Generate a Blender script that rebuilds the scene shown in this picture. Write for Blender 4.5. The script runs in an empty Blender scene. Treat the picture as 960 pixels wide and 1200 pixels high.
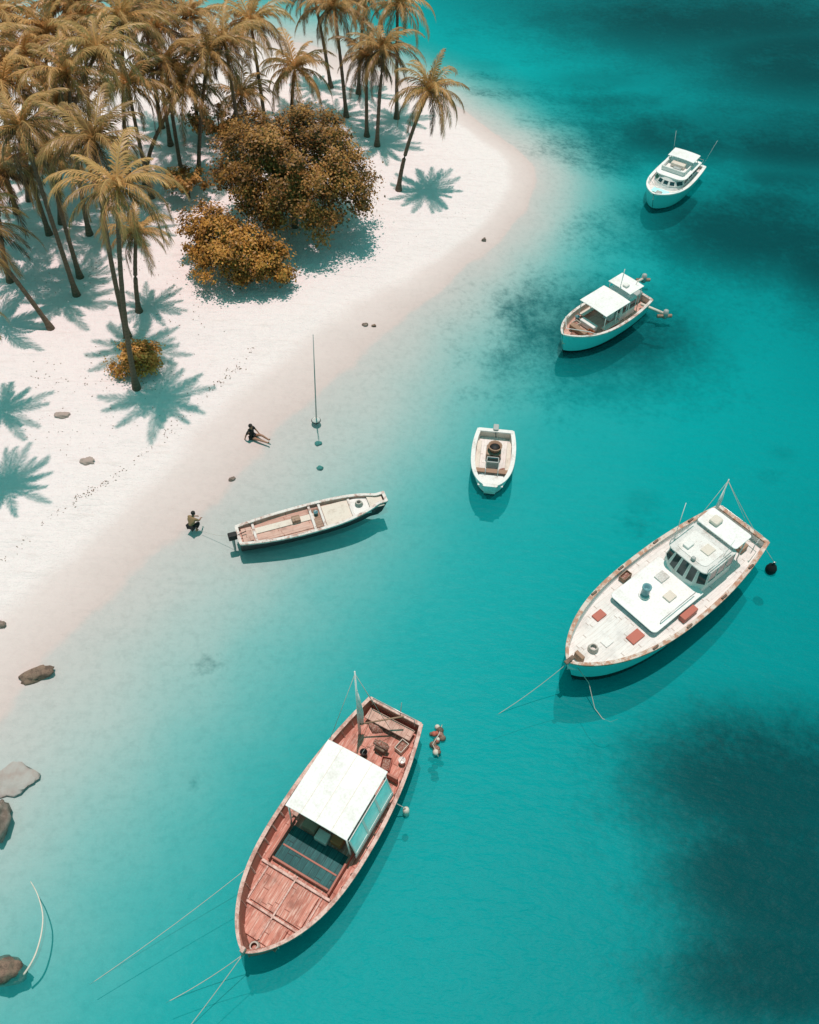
import bpy, bmesh, math, random
import numpy as np
from mathutils import Vector, Matrix, noise
random.seed(11)
R = math.radians
scene = bpy.context.scene
C = scene.collection
# ------------------------------------------------------------------ camera maths
F = 1040.0; P = R(51.3); H = 38.0
SP, CP = math.sin(P), math.cos(P)
def G(px, py, z=0.0):
    u = (px-480)/F; v = (py-600)/F
    t = (H-z)/(SP+v*CP)
    return Vector((u*t, (CP-v*SP)*t, z))
def at_y(px, py, Y):
    u = (px-480)/F; v = (py-600)/F
    t = Y/(CP-v*SP)
    return Vector((u*t, Y, H-(SP+v*CP)*t))
cam = bpy.data.cameras.new('Camera'); co = bpy.data.objects.new('Camera', cam); C.objects.link(co)
cam.sensor_fit = 'VERTICAL'; cam.sensor_height = 24.0; cam.lens = F/1200*24.0
co.location = (0, 0, H); co.rotation_euler = (math.pi/2-P, 0, 0)
cam.clip_start = 0.5; cam.clip_end = 12000
scene.camera = co
# ------------------------------------------------------------------ materials
class NT:
    def __init__(s, name):
        s.m = bpy.data.materials.new(name); s.m.use_nodes = True
        s.t = s.m.node_tree; s.t.nodes.clear()
        s.out = s.t.nodes.new('ShaderNodeOutputMaterial')
    def n(s, typ, **kw):
        nd = s.t.nodes.new('ShaderNode'+typ)
        for k, v in kw.items(): setattr(nd, k, v)
        return nd
    def l(s, a, b): s.t.links.new(a, b)
    def put(s, sock, v):
        if isinstance(v, (int, float)): sock.default_value = v
        elif isinstance(v, (tuple, list)):
            sock.default_value = tuple(v) if len(v) == len(sock.default_value) else tuple(v)+(1.0,)
        else: s.l(v, sock)
    def math(s, op, a, b=None, c=None):
        nd = s.n('Math', operation=op)
        s.put(nd.inputs[0], a)
        if b is not None: s.put(nd.inputs[1], b)
        if c is not None: s.put(nd.inputs[2], c)
        return nd.outputs[0]
    def mix(s, fac, a, b, blend='MIX'):
        nd = s.n('MixRGB', blend_type=blend)
        s.put(nd.inputs[0], fac); s.put(nd.inputs[1], a); s.put(nd.inputs[2], b)
        return nd.outputs[0]
    def noise(s, vec, scale, detail=4, rough=.55):
        nd = s.n('TexNoise'); nd.inputs['Scale'].default_value = scale
        nd.inputs['Detail'].default_value = detail; nd.inputs['Roughness'].default_value = rough
        if vec is not None: s.l(vec, nd.inputs['Vector'])
        return nd.outputs['Fac']
    def mr(s, v, a, b, c=0., d=1., smooth=True):
        nd = s.n('MapRange', interpolation_type='SMOOTHSTEP' if smooth else 'LINEAR')
        s.put(nd.inputs[0], v); nd.inputs[1].default_value = a; nd.inputs[2].default_value = b
        nd.inputs[3].default_value = c; nd.inputs[4].default_value = d
        return nd.outputs[0]
    def bump(s, h, strength=.3, dist=.05):
        nd = s.n('Bump'); nd.inputs['Strength'].default_value = strength
        nd.inputs['Distance'].default_value = dist; s.l(h, nd.inputs['Height'])
        return nd.outputs[0]
    def obj(s): return s.n('TexCoord').outputs['Object']
    def geo(s): return s.n('NewGeometry').outputs['Position']
    def attr(s, name): return s.n('Attribute', attribute_name=name).outputs['Fac']
    def pbsdf(s, col, rough=.5, spec=.4, metal=0., normal=None):
        b = s.n('BsdfPrincipled')
        s.put(b.inputs['Base Color'], col); s.put(b.inputs['Roughness'], rough)
        b.inputs['Specular IOR Level'].default_value = spec; b.inputs['Metallic'].default_value = metal
        if normal is not None: s.l(normal, b.inputs['Normal'])
        return b.outputs[0]
    def done(s, sh): s.l(sh, s.out.inputs['Surface']); return s.m

def paint(name, col, rough=.5, dirt=(.12,.08,.05), amt=.5, scale=2.2, spec=.35, lo=.5, hi=.78, bump=.15, metal=0.):
    t = NT(name); o = t.obj()
    n1 = t.noise(o, scale, 5, .65); n2 = t.noise(o, scale*9, 3, .6)
    f = t.math('MULTIPLY', t.mr(t.math('ADD', t.math('MULTIPLY', n1, .7), t.math('MULTIPLY', n2, .3)), lo, hi), amt)
    c = t.mix(f, col, dirt)
    c = t.mix(t.mr(n2, .35, .7, 0, .18), c, (col[0]*.6, col[1]*.6, col[2]*.6))
    return t.done(t.pbsdf(c, rough, spec, metal, t.bump(n2, bump, .02)))
def planks(name, col, col2, dark, width=.16, axis='Y', wear=(.6,.5,.45), wamt=.5, rough=.65, seam=.07, butt=1.7, grime=.5):
    t = NT(name); o = t.obj()
    sx = t.n('SeparateXYZ'); t.l(o, sx.inputs[0])
    a = sx.outputs[axis]; b = sx.outputs['X' if axis != 'X' else 'Y']
    q = t.math('DIVIDE', a, width); fl = t.math('FLOOR', q); fr = t.math('FRACT', q)
    s1 = t.math('LESS_THAN', fr, seam)
    wn = t.n('TexWhiteNoise', noise_dimensions='1D'); t.l(fl, wn.inputs['W'])
    bt = t.math('FRACT', t.math('ADD', t.math('DIVIDE', b, butt), wn.outputs['Value']))
    s2 = t.math('LESS_THAN', bt, .02)
    c = t.mix(wn.outputs['Value'], col, col2)
    mp = t.n('Mapping'); t.l(o, mp.inputs[0])
    mp.inputs['Scale'].default_value = (.6, 6, 3) if axis != 'X' else (6, .6, 3)
    n1 = t.noise(mp.outputs[0], 3, 5, .65); n2 = t.noise(o, 1.6, 4, .65)
    c = t.mix(t.math('MULTIPLY', t.mr(n1, .45, .7), wamt), c, wear)
    c = t.mix(t.mr(n2, .46, .7, 0, grime), c, (col2[0]*.45, col2[1]*.45, col2[2]*.45))
    c = t.mix(t.math('MULTIPLY', t.math('MAXIMUM', s1, s2), .75), c, dark)
    return t.done(t.pbsdf(c, rough, .25, 0, t.bump(n1, .2, .02)))
def glass(name, col, rough=.08):
    t = NT(name); return t.done(t.pbsdf(t.mix(t.noise(t.obj(), 2.5), col, (col[0]*2.2+.01, col[1]*1.8+.02, col[2]*1.8+.02)), rough, .6))

M = {}
M['white'] = paint('white_paint', (.82,.79,.77), .45, (.40,.28,.20), .5, 1.6, lo=.48, hi=.7)
M['white2'] = paint('bright_white_sheet', (.88,.86,.85), .6, (.58,.50,.44), .45, 1.1, lo=.46, hi=.7)
M['cream'] = paint('cream_paint', (.74,.65,.57), .5, (.28,.16,.10), .6, 2)
M['deckwhite'] = planks('white_deck_boards', (.82,.785,.765), (.77,.73,.71), (.42,.34,.30), .20, 'Y', (.60,.47,.39), .38, .6, .035, 2.6, .3)
M['deckred'] = planks('faded_red_deck_boards', (.62,.26,.20), (.47,.175,.13), (.22,.07,.05), .24, 'Y', (.78,.54,.46), .85, .7, .06, 1.9, .6)
M['redin'] = paint('worn_red_paint', (.43,.155,.115), .6, (.12,.05,.035), .7, 2.5)
M['redhull'] = planks('red_brown_hull_strakes', (.45,.185,.14), (.38,.15,.11), (.10,.04,.03), .26, 'Z', (.55,.32,.26), .3)
M['pinkrail'] = paint('pale_pink_rail_paint', (.72,.49,.43), .55, (.33,.12,.085), .85, 3, lo=.42, hi=.62)
M['whiterail'] = paint('chipped_white_rail', (.76,.70,.67), .5, (.33,.13,.08), .85, 2.6, lo=.46, hi=.62)
M['rustrail'] = paint('rust_brown_rail', (.46,.24,.16), .6, (.72,.64,.58), .9, 2.2, lo=.44, hi=.56)
M['pinkboard'] = planks('faded_pink_boards', (.62,.39,.32), (.54,.31,.25), (.26,.11,.08), .22, 'Y', (.74,.60,.53), .5)
M['redhatch'] = paint('red_hatch_paint', (.50,.14,.10), .5, (.22,.07,.05), .5, 4)
M['teal'] = paint('teal_hull_paint', (.12,.70,.72), .35, (.08,.30,.30), .4, 1.5)
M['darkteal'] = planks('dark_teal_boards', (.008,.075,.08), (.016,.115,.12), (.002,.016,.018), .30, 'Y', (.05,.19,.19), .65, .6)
M['boot'] = paint('black_bottom_paint', (.012,.012,.015), .45, (.03,.05,.045), .5)
M['black'] = paint('black_rubber', (.012,.012,.013), .6, (.04,.035,.03), .4)
M['navy'] = paint('dark_navy_hull', (.012,.017,.022), .4, (.05,.04,.035), .5)
M['brown'] = planks('brown_work_deck', (.36,.23,.165), (.30,.18,.125), (.07,.035,.025), .16, 'Y', (.52,.40,.33), .6)
M['wood'] = paint('bare_timber', (.36,.22,.15), .7, (.10,.05,.03), .6, 4)
M['grey'] = paint('weathered_grey_paint', (.42,.43,.42), .5, (.14,.12,.10), .5)
M['palegrey'] = paint('pale_grey_roof', (.70,.69,.67), .5, (.36,.30,.26), .7, 1.8, lo=.45, hi=.65)
M['metal'] = paint('galvanised_tube', (.55,.55,.54), .35, (.22,.14,.1), .4, 5, metal=.6)
M['bluegrey'] = paint('blue_grey_enamel', (.14,.32,.36), .4, (.05,.06,.06), .5)
M['glass'] = glass('dark_teal_glass', (.006,.03,.035))
M['paleglass'] = glass('pale_teal_glass', (.30,.68,.68), .25)
M['rope'] = paint('pale_rope', (.55,.50,.45), .8, (.3,.22,.16), .6, 12)
M['darkrope'] = paint('dark_rope', (.10,.09,.08), .8, (.05,.04,.03), .6, 12)
M['net'] = paint('russet_net', (.28,.10,.07), .85, (.55,.42,.36), .8, 14, lo=.45, hi=.6, bump=.8)
M['rock'] = paint('brown_rock', (.27,.18,.135), .85, (.08,.055,.045), .8, 3.2, bump=.9, lo=.42, hi=.62)
M['rockgrey'] = paint('dark_pinkish_rock', (.20,.145,.12), .85, (.42,.32,.28), .7, 3.4, bump=.9, lo=.42, hi=.62)
M['rockpink'] = paint('pale_pink_rock', (.43,.335,.30), .85, (.24,.18,.16), .7, 2.6, bump=.8)
M['rockbrown'] = paint('soft_brown_reef_rock', (.40,.32,.295), .9, (.47,.44,.42), .8, 1.6, bump=.5, lo=.4, hi=.6)
M['sealump'] = paint('dark_teal_lump', (.05,.22,.21), .85, (.01,.08,.08), .7, 2.4, bump=.8)
M['weed'] = paint('dry_weed', (.30,.21,.16), .9, (.12,.08,.06), .6, 6)
M['skin'] = paint('brown_skin', (.34,.17,.11), .5, (.2,.09,.05), .3, 6, bump=.02)
M['hair'] = paint('black_hair', (.012,.01,.01), .5, (.03,.02,.02), .3, 20)
M['blackcloth'] = paint('black_cloth', (.016,.015,.017), .8, (.03,.03,.03), .4, 9)
M['tancloth'] = paint('tan_cloth', (.30,.19,.10), .8, (.18,.11,.06), .5, 9)
M['orange'] = paint('orange_plastic', (.50,.16,.06), .5, (.2,.08,.04), .5, 5)

def trunk_mat():
    t = NT('palm_bark'); o = t.obj()
    sx = t.n('SeparateXYZ'); t.l(o, sx.inputs[0])
    fr = t.math('FRACT', t.math('MULTIPLY', sx.outputs['Z'], 4.5))
    n = t.noise(o, 7, 4)
    c = t.mix(n, (.22,.15,.11), (.11,.07,.05))
    c = t.mix(t.mr(fr, .0, .25, .6, 0), c, (.05,.03,.02))
    return t.done(t.pbsdf(c, .85, .2, 0, t.bump(t.math('ADD', fr, n), .5, .03)))
M['bark'] = trunk_mat()
def leaf_mat(name, palest, mid, dark, tl=.25, spec=.35):
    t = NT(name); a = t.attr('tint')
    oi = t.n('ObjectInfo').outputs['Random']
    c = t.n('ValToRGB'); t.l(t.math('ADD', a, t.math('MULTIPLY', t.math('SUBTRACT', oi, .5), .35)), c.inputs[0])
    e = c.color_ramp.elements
    e[0].position = 0; e[0].color = dark+(1,); e[1].position = 1; e[1].color = palest+(1,)  # tint attribute runs the leaf colour from dark to pale
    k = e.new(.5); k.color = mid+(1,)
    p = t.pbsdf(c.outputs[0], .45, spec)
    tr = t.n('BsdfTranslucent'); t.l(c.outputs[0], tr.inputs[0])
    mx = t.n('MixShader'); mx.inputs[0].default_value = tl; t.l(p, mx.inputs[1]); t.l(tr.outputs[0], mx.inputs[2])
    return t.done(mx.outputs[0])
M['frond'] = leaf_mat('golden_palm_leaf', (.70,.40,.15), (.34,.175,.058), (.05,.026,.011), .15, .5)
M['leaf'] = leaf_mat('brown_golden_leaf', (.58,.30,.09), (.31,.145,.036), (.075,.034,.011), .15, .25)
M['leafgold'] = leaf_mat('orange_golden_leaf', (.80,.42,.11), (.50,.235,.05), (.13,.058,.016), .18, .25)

# ------------------------------------------------------------------ mesh builder
class MB:
    def __init__(s): s.v = []; s.f = []; s.m = []
    def add(s, vs, fs, mi=0):
        k = len(s.v); s.v += [tuple(v) for v in vs]
        for f in fs: s.f.append(tuple(i+k for i in f)); s.m.append(mi)
        return s
    def box(s, c, d, mi=0, rz=0., rot=None):
        x, y, z = d[0]/2, d[1]/2, d[2]/2
        vs = [Vector(q) for q in ((-x,-y,-z),(x,-y,-z),(x,y,-z),(-x,y,-z),(-x,-y,z),(x,-y,z),(x,y,z),(-x,y,z))]
        m = rot if rot is not None else Matrix.Rotation(rz, 3, 'Z')
        c = Vector(c)
        return s.add([m@q+c for q in vs], [(0,3,2,1),(4,5,6,7),(0,1,5,4),(1,2,6,5),(2,3,7,6),(3,0,4,7)], mi)
    def tube(s, pts, r, n=6, mi=0, cap=True):
        pts = [Vector(p) for p in pts]; rs = r if isinstance(r, (list, tuple)) else [r]*len(pts)
        vs = []; fs = []
        for i, p in enumerate(pts):
            d = (pts[min(i+1, len(pts)-1)]-pts[max(i-1, 0)]).normalized()
            a = d.cross(Vector((0,0,1)) if abs(d.z) < .95 else Vector((1,0,0))).normalized(); b = d.cross(a)
            for k in range(n):
                w = 2*math.pi*k/n
                vs.append(p+(a*math.cos(w)+b*math.sin(w))*rs[i])
        for i in range(len(pts)-1):
            for k in range(n):
                q = (k+1) % n
                fs.append((i*n+k, i*n+q, (i+1)*n+q, (i+1)*n+k))
        if cap: fs.append(tuple(range(n))[::-1]); fs.append(tuple(range((len(pts)-1)*n, len(pts)*n)))
        return s.add(vs, fs, mi)
    def lathe(s, prof, c=(0,0,0), n=16, mi=0):
        c = Vector(c); vs = []; fs = []
        for r, z in prof:
            for k in range(n):
                w = 2*math.pi*k/n; vs.append(c+Vector((r*math.cos(w), r*math.sin(w), z)))
        for i in range(len(prof)-1):
            for k in range(n):
                q = (k+1) % n; fs.append((i*n+k, i*n+q, (i+1)*n+q, (i+1)*n+k))
        fs.append(tuple(range(n))[::-1]); fs.append(tuple(range((len(prof)-1)*n, len(prof)*n)))
        return s.add(vs, fs, mi)
    def prism(s, poly, z0, z1, mi=0, top=1.):
        n = len(poly); cx = sum(p[0] for p in poly)/n; cy = sum(p[1] for p in poly)/n
        vs = [(x, y, z0) for x, y in poly]+[(cx+(x-cx)*top, cy+(y-cy)*top, z1) for x, y in poly]
        fs = [tuple(range(n))[::-1], tuple(range(n, 2*n))]+[(i, (i+1) % n, n+(i+1) % n, n+i) for i in range(n)]
        return s.add(vs, fs, mi)
    def build(s, name, mats, parent=None, smooth=False, bevel=0.):
        if not isinstance(mats, (list, tuple)): mats = [mats]
        me = bpy.data.meshes.new(name); me.from_pydata(s.v, [], s.f)
        for m in mats: me.materials.append(m)
        me.polygons.foreach_set('material_index', s.m)
        if smooth: me.polygons.foreach_set('use_smooth', [True]*len(s.f))
        me.update()
        o = bpy.data.objects.new(name, me); C.objects.link(o)
        if parent is not None: o.parent = parent
        if bevel:
            b = o.modifiers.new('bevel', 'BEVEL'); b.width = bevel; b.segments = 2; b.limit_method = 'ANGLE'
        return o
def rrect(x0, x1, w, rf, rb, n=6):
    p = []
    for cx, cy, r, a0 in ((x1-rf, w/2-rf, rf, 0), (x0+rb, w/2-rb, rb, 90), (x0+rb, -w/2+rb, rb, 180), (x1-rf, -w/2+rf, rf, 270)):
        for k in range(n+1):
            a = R(a0+90*k/n); p.append((cx+r*math.cos(a), cy+r*math.sin(a)))
    return p
def tag(o, label, cat, group=None):
    o['label'] = label; o['category'] = cat
    if group: o['group'] = group
    return o
def thing(name, label, cat, loc, rz=0., group=None):
    o = bpy.data.objects.new(name, None); C.objects.link(o); o.location = loc; o.rotation_euler = (0, 0, rz)
    o.empty_display_size = .3
    return tag(o, label, cat, group)

# ------------------------------------------------------------------ terrain
def catmull(pts, k=6):
    out = []
    n = len(pts)
    for i in range(n-1):
        p0 = pts[max(i-1,0)]; p1 = pts[i]; p2 = pts[i+1]; p3 = pts[min(i+2,n-1)]
        for j in range(k):
            t = j/k
            out.append(tuple(.5*((2*b)+(-a+c)*t+(2*a-5*b+4*c-d)*t*t+(-a+3*b-3*c+d)*t**3) for a,b,c,d in zip(p0,p1,p2,p3)))
    out.append(tuple(pts[-1])); return out
shore_px = [(-420,1230),(-200,1040),(0,848),(60,774),(140,692),(220,618),(300,542),(335,505),(400,440),(470,374),(530,330),(588,282),(620,243),(630,208),(612,176),(577,150),(537,122),(495,100),(430,78),(370,58),(300,42),(200,34),(100,30),(0,26),(-150,20),(-400,12)]
shore = [tuple(G(x, y))[:2] for x, y in shore_px]
shore = [(-260.,shore[0][1]-25.)]+catmull(shore)+[(-260.,shore[-1][1]+5.)]
SH = np.array(shore)
def sdist(x, y):
    d = np.full(x.shape, 1e18); ins = np.zeros(x.shape, bool)
    n = len(SH)
    for i in range(n):
        ax, ay = SH[i]; bx, by = SH[(i+1) % n]
        ex, ey = bx-ax, by-ay
        t = np.clip(((x-ax)*ex+(y-ay)*ey)/(ex*ex+ey*ey+1e-12), 0, 1)
        d = np.minimum(d, (x-ax-t*ex)**2+(y-ay-t*ey)**2)
        if abs(ey) > 1e-12:
            c = ((ay > y) != (by > y)) & (x < ex*(y-ay)/ey+ax)
            ins ^= c
    d = np.sqrt(d)
    return np.where(ins, -d, d)
def vn(x, y, seed=0):
    xi = np.floor(x).astype(np.int64); yi = np.floor(y).astype(np.int64)
    fx = x-xi; fy = y-yi; fx = fx*fx*(3-2*fx); fy = fy*fy*(3-2*fy)
    def h(a, b):
        n = (a*374761393+b*668265263+seed*144269504) & 0x7fffffff
        n = ((n ^ (n >> 13))*1274126177) & 0x7fffffff
        return ((n ^ (n >> 16)) & 0xffff)/65535.
    return (h(xi,yi)*(1-fx)+h(xi+1,yi)*fx)*(1-fy)+(h(xi,yi+1)*(1-fx)+h(xi+1,yi+1)*fx)*fy
def height(s, x, y):
    land = 1.1*(1-np.exp(np.minimum(s,0)/7))+np.clip(-s/3,0,1)*(.26*(vn(x*.28,y*.28,3)-.5)+.10*(vn(x*1.1,y*1.1,4)-.5))
    sea = -2.4*(1-np.exp(-np.maximum(s,0)/12))
    return np.where(s < 0, land, sea)
xs = np.concatenate([-np.geomspace(3200, 76, 22), np.arange(-75, 75.1, .42), np.geomspace(76, 3200, 22)])
ys = np.concatenate([-np.geomspace(900, 11, 14), np.arange(-10, 112, .45), np.geomspace(113, 5000, 24)])
XX, YY = np.meshgrid(xs, ys)
SD = sdist(XX, YY)+(.9*(vn(XX*.16,YY*.16,8)-.5)+.5*(vn(XX*.5,YY*.5,9)-.5))
ZZ = height(SD, XX, YY)
def hz(x, y):
    i = int(np.clip(np.searchsorted(xs, x)-1, 0, len(xs)-2)); j = int(np.clip(np.searchsorted(ys, y)-1, 0, len(ys)-2))
    a = (x-xs[i])/(xs[i+1]-xs[i]); b = (y-ys[j])/(ys[j+1]-ys[j])
    return float((ZZ[j,i]*(1-a)+ZZ[j,i+1]*a)*(1-b)+(ZZ[j+1,i]*(1-a)+ZZ[j+1,i+1]*a)*b)
def GT(px, py):
    z = 0.
    for _ in range(5):
        p = G(px, py, z); z = hz(p.x, p.y)
    return G(px, py, z)
def sst(a, b, x):
    t = np.clip((x-a)/(b-a), 0, 1); return t*t*(3-2*t)
SE = SD*(1+.85*sst(34, 60, YY)*sst(-8, 4, XX))
# darker seagrass areas: (px, py, rx, ry, strength)
blobs = [(850,36,250,48,1.0),(950,95,150,50,1.0),(720,148,100,24,.7),(800,182,150,40,.9),(930,190,140,38,1.0),(880,290,165,64,1.0),(965,320,100,66,1.0),(730,205,60,24,.65),(900,240,100,26,.7),
 (715,408,140,72,.85),(640,380,95,42,.62),(630,440,100,44,.52),(600,470,75,24,.45),(570,100,40,10,.5),(600,122,60,10,.5),
 (745,612,36,22,.5),(905,556,26,14,.5),(880,930,165,108,1.0),(905,1040,145,112,1.1),(895,1150,145,82,1.0),(960,880,66,60,.7),(600,20,60,10,.4),
 (690,120,90,20,.65),(247,789,20,14,.6),(231,928,17,12,.55)]
RF = np.zeros_like(XX)
for (bx, by, rx, ry, st) in blobs:
    c = G(bx, by, -1.9); ex = (G(bx+rx, by, -1.9)-c).x; ey = (G(bx, by-ry, -1.9)-G(bx, by+ry, -1.9)).y/2
    q = np.sqrt(((XX-c.x)/ex)**2+((YY-c.y)/ey)**2)
    RF = np.maximum(RF, st*np.clip(1.25-q*.75, 0, 1.0))
far = sst(100, 160, YY)
RF = np.maximum(RF, far*.6)
def grid_obj(name, Z, mat, attrs):
    ny, nx = XX.shape
    v = np.stack([XX.ravel(), YY.ravel(), Z.ravel()], 1)
    idx = np.arange(nx*ny).reshape(ny, nx)
    f = np.stack([idx[:-1,:-1].ravel(), idx[:-1,1:].ravel(), idx[1:,1:].ravel(), idx[1:,:-1].ravel()], 1)
    me = bpy.data.meshes.new(name); me.from_pydata(v.tolist(), [], f.tolist())
    for k, a in attrs.items():
        at = me.attributes.new(k, 'FLOAT', 'POINT'); at.data.foreach_set('value', a.ravel().astype(np.float32))
    me.polygons.foreach_set('use_smooth', [True]*len(me.polygons)); me.materials.append(mat); me.update()
    o = bpy.data.objects.new(name, me); C.objects.link(o); o['kind'] = 'structure'; return o
def ground_mat():
    t = NT('sand_and_seabed'); g = t.geo(); s = t.attr('sd'); rf = t.attr('reef')
    n2 = t.noise(g, .30, 6, .64); n3 = t.noise(g, 2.4, 4, .7)
    s2 = t.math('ADD', s, t.math('MULTIPLY', t.math('SUBTRACT', n2, .5), t.mr(s, -3.5, 9, .8, 5.5)))
    fac = t.mr(s2, -8, 42, 0, 1, False)
    cr = t.n('ValToRGB'); t.l(fac, cr.inputs[0]); e = cr.color_ramp.elements
    stops = [(-8,(.83,.745,.745)),(-4.2,(.82,.73,.725)),(-3.0,(.71,.605,.59)),(-.1,(.62,.51,.49)),(.25,(.55,.515,.505)),(2.2,(.475,.50,.49)),(5.5,(.385,.485,.475)),(9.5,(.25,.465,.46)),(14.5,(.075,.425,.435)),(20,(.006,.395,.41)),(29,(.001,.33,.35)),(42,(.001,.235,.255))]
    e[0].position = 0; e[0].color = stops[0][1]+(1,); e[1].position = 1; e[1].color = stops[-1][1]+(1,)
    for p, c in stops[1:-1]:
        k = e.new((p+8)/50); k.color = c+(1,)
    r = t.math('ADD', rf, t.math('MULTIPLY', t.math('SUBTRACT', t.math('ADD', t.math('MULTIPLY', n2, .70), t.math('MULTIPLY', n3, .30)), .5), 1.6))
    r = t.math('MULTIPLY', t.mr(r, .20, 1.0), t.mr(rf, .02, .3))
    c = t.mix(t.math('MULTIPLY', r, .95), cr.outputs[0], (.001,.070,.080))
    mott = t.math('MULTIPLY', t.mr(n3, .42, .7), t.mr(s, -1, 2, .08, .18))
    c = t.mix(mott, c, t.mix(.5, c, (.0,.0,.0)))
    # faint tracks running along the beach
    mp = t.n('Mapping'); t.l(g, mp.inputs[0]); mp.inputs['Rotation'].default_value = (0,0,-.72); mp.inputs['Scale'].default_value = (.22,1.5,1)
    tk = t.noise(mp.outputs[0], 1.6, 4, .7)
    c = t.mix(t.math('MULTIPLY', t.mr(tk, .54, .72), t.mr(s, -4.5, -3, .30, 0.)), c, (.62,.51,.48))
    sp = t.noise(g, 9, 2, .7)
    c = t.mix(t.math('MULTIPLY', t.mr(sp, .58, .75), t.mr(s, -4, -2.4, .20, .10)), c, (.45,.36,.33))
    hb = t.math('ADD', t.math('ADD', t.noise(g, 1.7, 3, .65), tk), t.math('MULTIPLY', sp, .35))
    bmp = t.n('Bump'); bmp.inputs['Distance'].default_value = .2; t.l(hb, bmp.inputs['Height']); t.l(t.mr(s, -4.5, -2.5, .55, .18), bmp.inputs['Strength'])
    d = t.n('BsdfDiffuse'); t.l(c, d.inputs[0]); t.l(bmp.outputs[0], d.inputs['Normal'])
    return t.done(d.outputs[0])
def water_mat():
    t = NT('clear_sea_water'); g = t.geo(); s = t.attr('sd'); rf = t.attr('reef')
    f = t.mr(s, 2.5, 17, 0, .45)
    tr = t.n('BsdfTransparent'); t.l(t.mix(t.mr(s, 1.5, 16), (.975,.99,.99), (.66,.985,.985)), tr.inputs[0])
    df = t.n('BsdfDiffuse'); t.l(t.mix(t.mr(rf, .25, 1., 0, .9), t.mix(t.mr(s, 14, 42), (.001,.41,.43), (.001,.235,.255)), (.001,.060,.070)), df.inputs[0])
    m1 = t.n('MixShader'); t.l(f, m1.inputs[0]); t.l(tr.outputs[0], m1.inputs[1]); t.l(df.outputs[0], m1.inputs[2])
    mp = t.n('Mapping'); t.l(g, mp.inputs[0]); mp.inputs['Rotation'].default_value = (0,0,.6); mp.inputs['Scale'].default_value = (1,2.2,1)
    w = t.noise(mp.outputs[0], .9, 3, .6)
    b = t.bump(w, .4, .2)
    t.l(b, df.inputs['Normal'])
    gl = t.n('BsdfGlossy'); gl.inputs['Roughness'].default_value = .42; t.l(b, gl.inputs['Normal'])
    fr = t.n('Fresnel'); fr.inputs[0].default_value = 1.33; t.l(b, fr.inputs['Normal'])
    m2 = t.n('MixShader'); t.l(t.math('MULTIPLY', fr.outputs[0], .13), m2.inputs[0]); t.l(m1.outputs[0], m2.inputs[1]); t.l(gl.outputs[0], m2.inputs[2])
    return t.done(m2.outputs[0])
grid_obj('ground', ZZ, ground_mat(), {'sd': SE, 'reef': RF})
grid_obj('water', np.zeros_like(ZZ), water_mat(), {'sd': SE, 'reef': RF})

# ------------------------------------------------------------------ palms
def frond_crown(seed, n=23, Lf=4.1, wind=(.25,-.1)):
    rd = random.Random(seed); vs = []; fs = []; tint = []
    def quad(a, b, c, d, tv):
        k = len(vs); vs.extend((a, b, c, d)); tint.extend((tv,)*4); fs.append((k, k+1, k+2, k+3))
    for i in range(n):
        tier = (i+.5)/n
        az = i*2.39996+rd.uniform(-.3,.3)
        e0 = R(70-92*tier**.85+rd.uniform(-9,9)); droop = R(68+30*tier+rd.uniform(-18,24))
        L = Lf*(.80+.34*rd.random())*(1 if tier > .12 else .75)
        K = 12; p = Vector((0,0,.1)); pts = [p.copy()]
        az2 = az
        for k in range(K):
            e = max(R(-88), e0-droop*((k+.5)/K)**1.5)
            az2 += rd.uniform(-.05,.05)
            p = p+Vector((math.cos(az2)*math.cos(e), math.sin(az2)*math.cos(e), math.sin(e)))*(L/K)+Vector((wind[0],wind[1],0))*.03*(k/K)
            pts.append(p.copy())
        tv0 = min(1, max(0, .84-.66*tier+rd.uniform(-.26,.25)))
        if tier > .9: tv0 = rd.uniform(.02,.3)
        side = Vector((-math.sin(az), math.cos(az), 0))
        for k in range(K):
            w = .05*(1-k/K)+.014; d = (pts[k+1]-pts[k]).normalized(); up = d.cross(side).normalized()
            if up.z < 0: up = -up
            a, b = pts[k], pts[k+1]
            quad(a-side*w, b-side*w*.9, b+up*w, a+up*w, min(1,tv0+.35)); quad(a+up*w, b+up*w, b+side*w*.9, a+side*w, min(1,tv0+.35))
        nl = 44
        for j in range(nl):
            t = .08+.92*j/(nl-1); q = t*K; k = min(K-1, int(q)); b = pts[k].lerp(pts[k+1], q-k)
            d = (pts[k+1]-pts[k]).normalized(); ll = L*.205*(math.sin(math.pi*(.12+.78*t))**.7)*(.85+.3*rd.random())
            for sg in (-1, 1):
                up = side.cross(d).normalized()
                if up.z < 0: up = -up
                dr = (side*sg*(.78-.3*t)+d*(.62+.5*t)+up*.08+Vector((0,0,-.24-.22*tier))+Vector((rd.uniform(-.12,.12),rd.uniform(-.12,.12),rd.uniform(-.12,.12)))).normalized()
                w = .040
                m = b+dr*ll*.55; e = b+dr*ll+Vector((0,0,-ll*(.12+.22*rd.random())))
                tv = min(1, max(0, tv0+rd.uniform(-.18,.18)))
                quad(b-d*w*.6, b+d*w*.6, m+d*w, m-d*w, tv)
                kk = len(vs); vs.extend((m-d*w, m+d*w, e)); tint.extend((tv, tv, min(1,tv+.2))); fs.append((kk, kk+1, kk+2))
    me = bpy.data.meshes.new('crown'); me.from_pydata([tuple(v) for v in vs], [], fs)
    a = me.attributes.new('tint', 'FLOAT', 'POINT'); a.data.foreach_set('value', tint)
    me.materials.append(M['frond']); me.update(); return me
crowns = [frond_crown(i+3, 25+2*(i % 3), 4.1, (random.uniform(-.4,.6), random.uniform(-.5,.2))) for i in range(6)]
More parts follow.
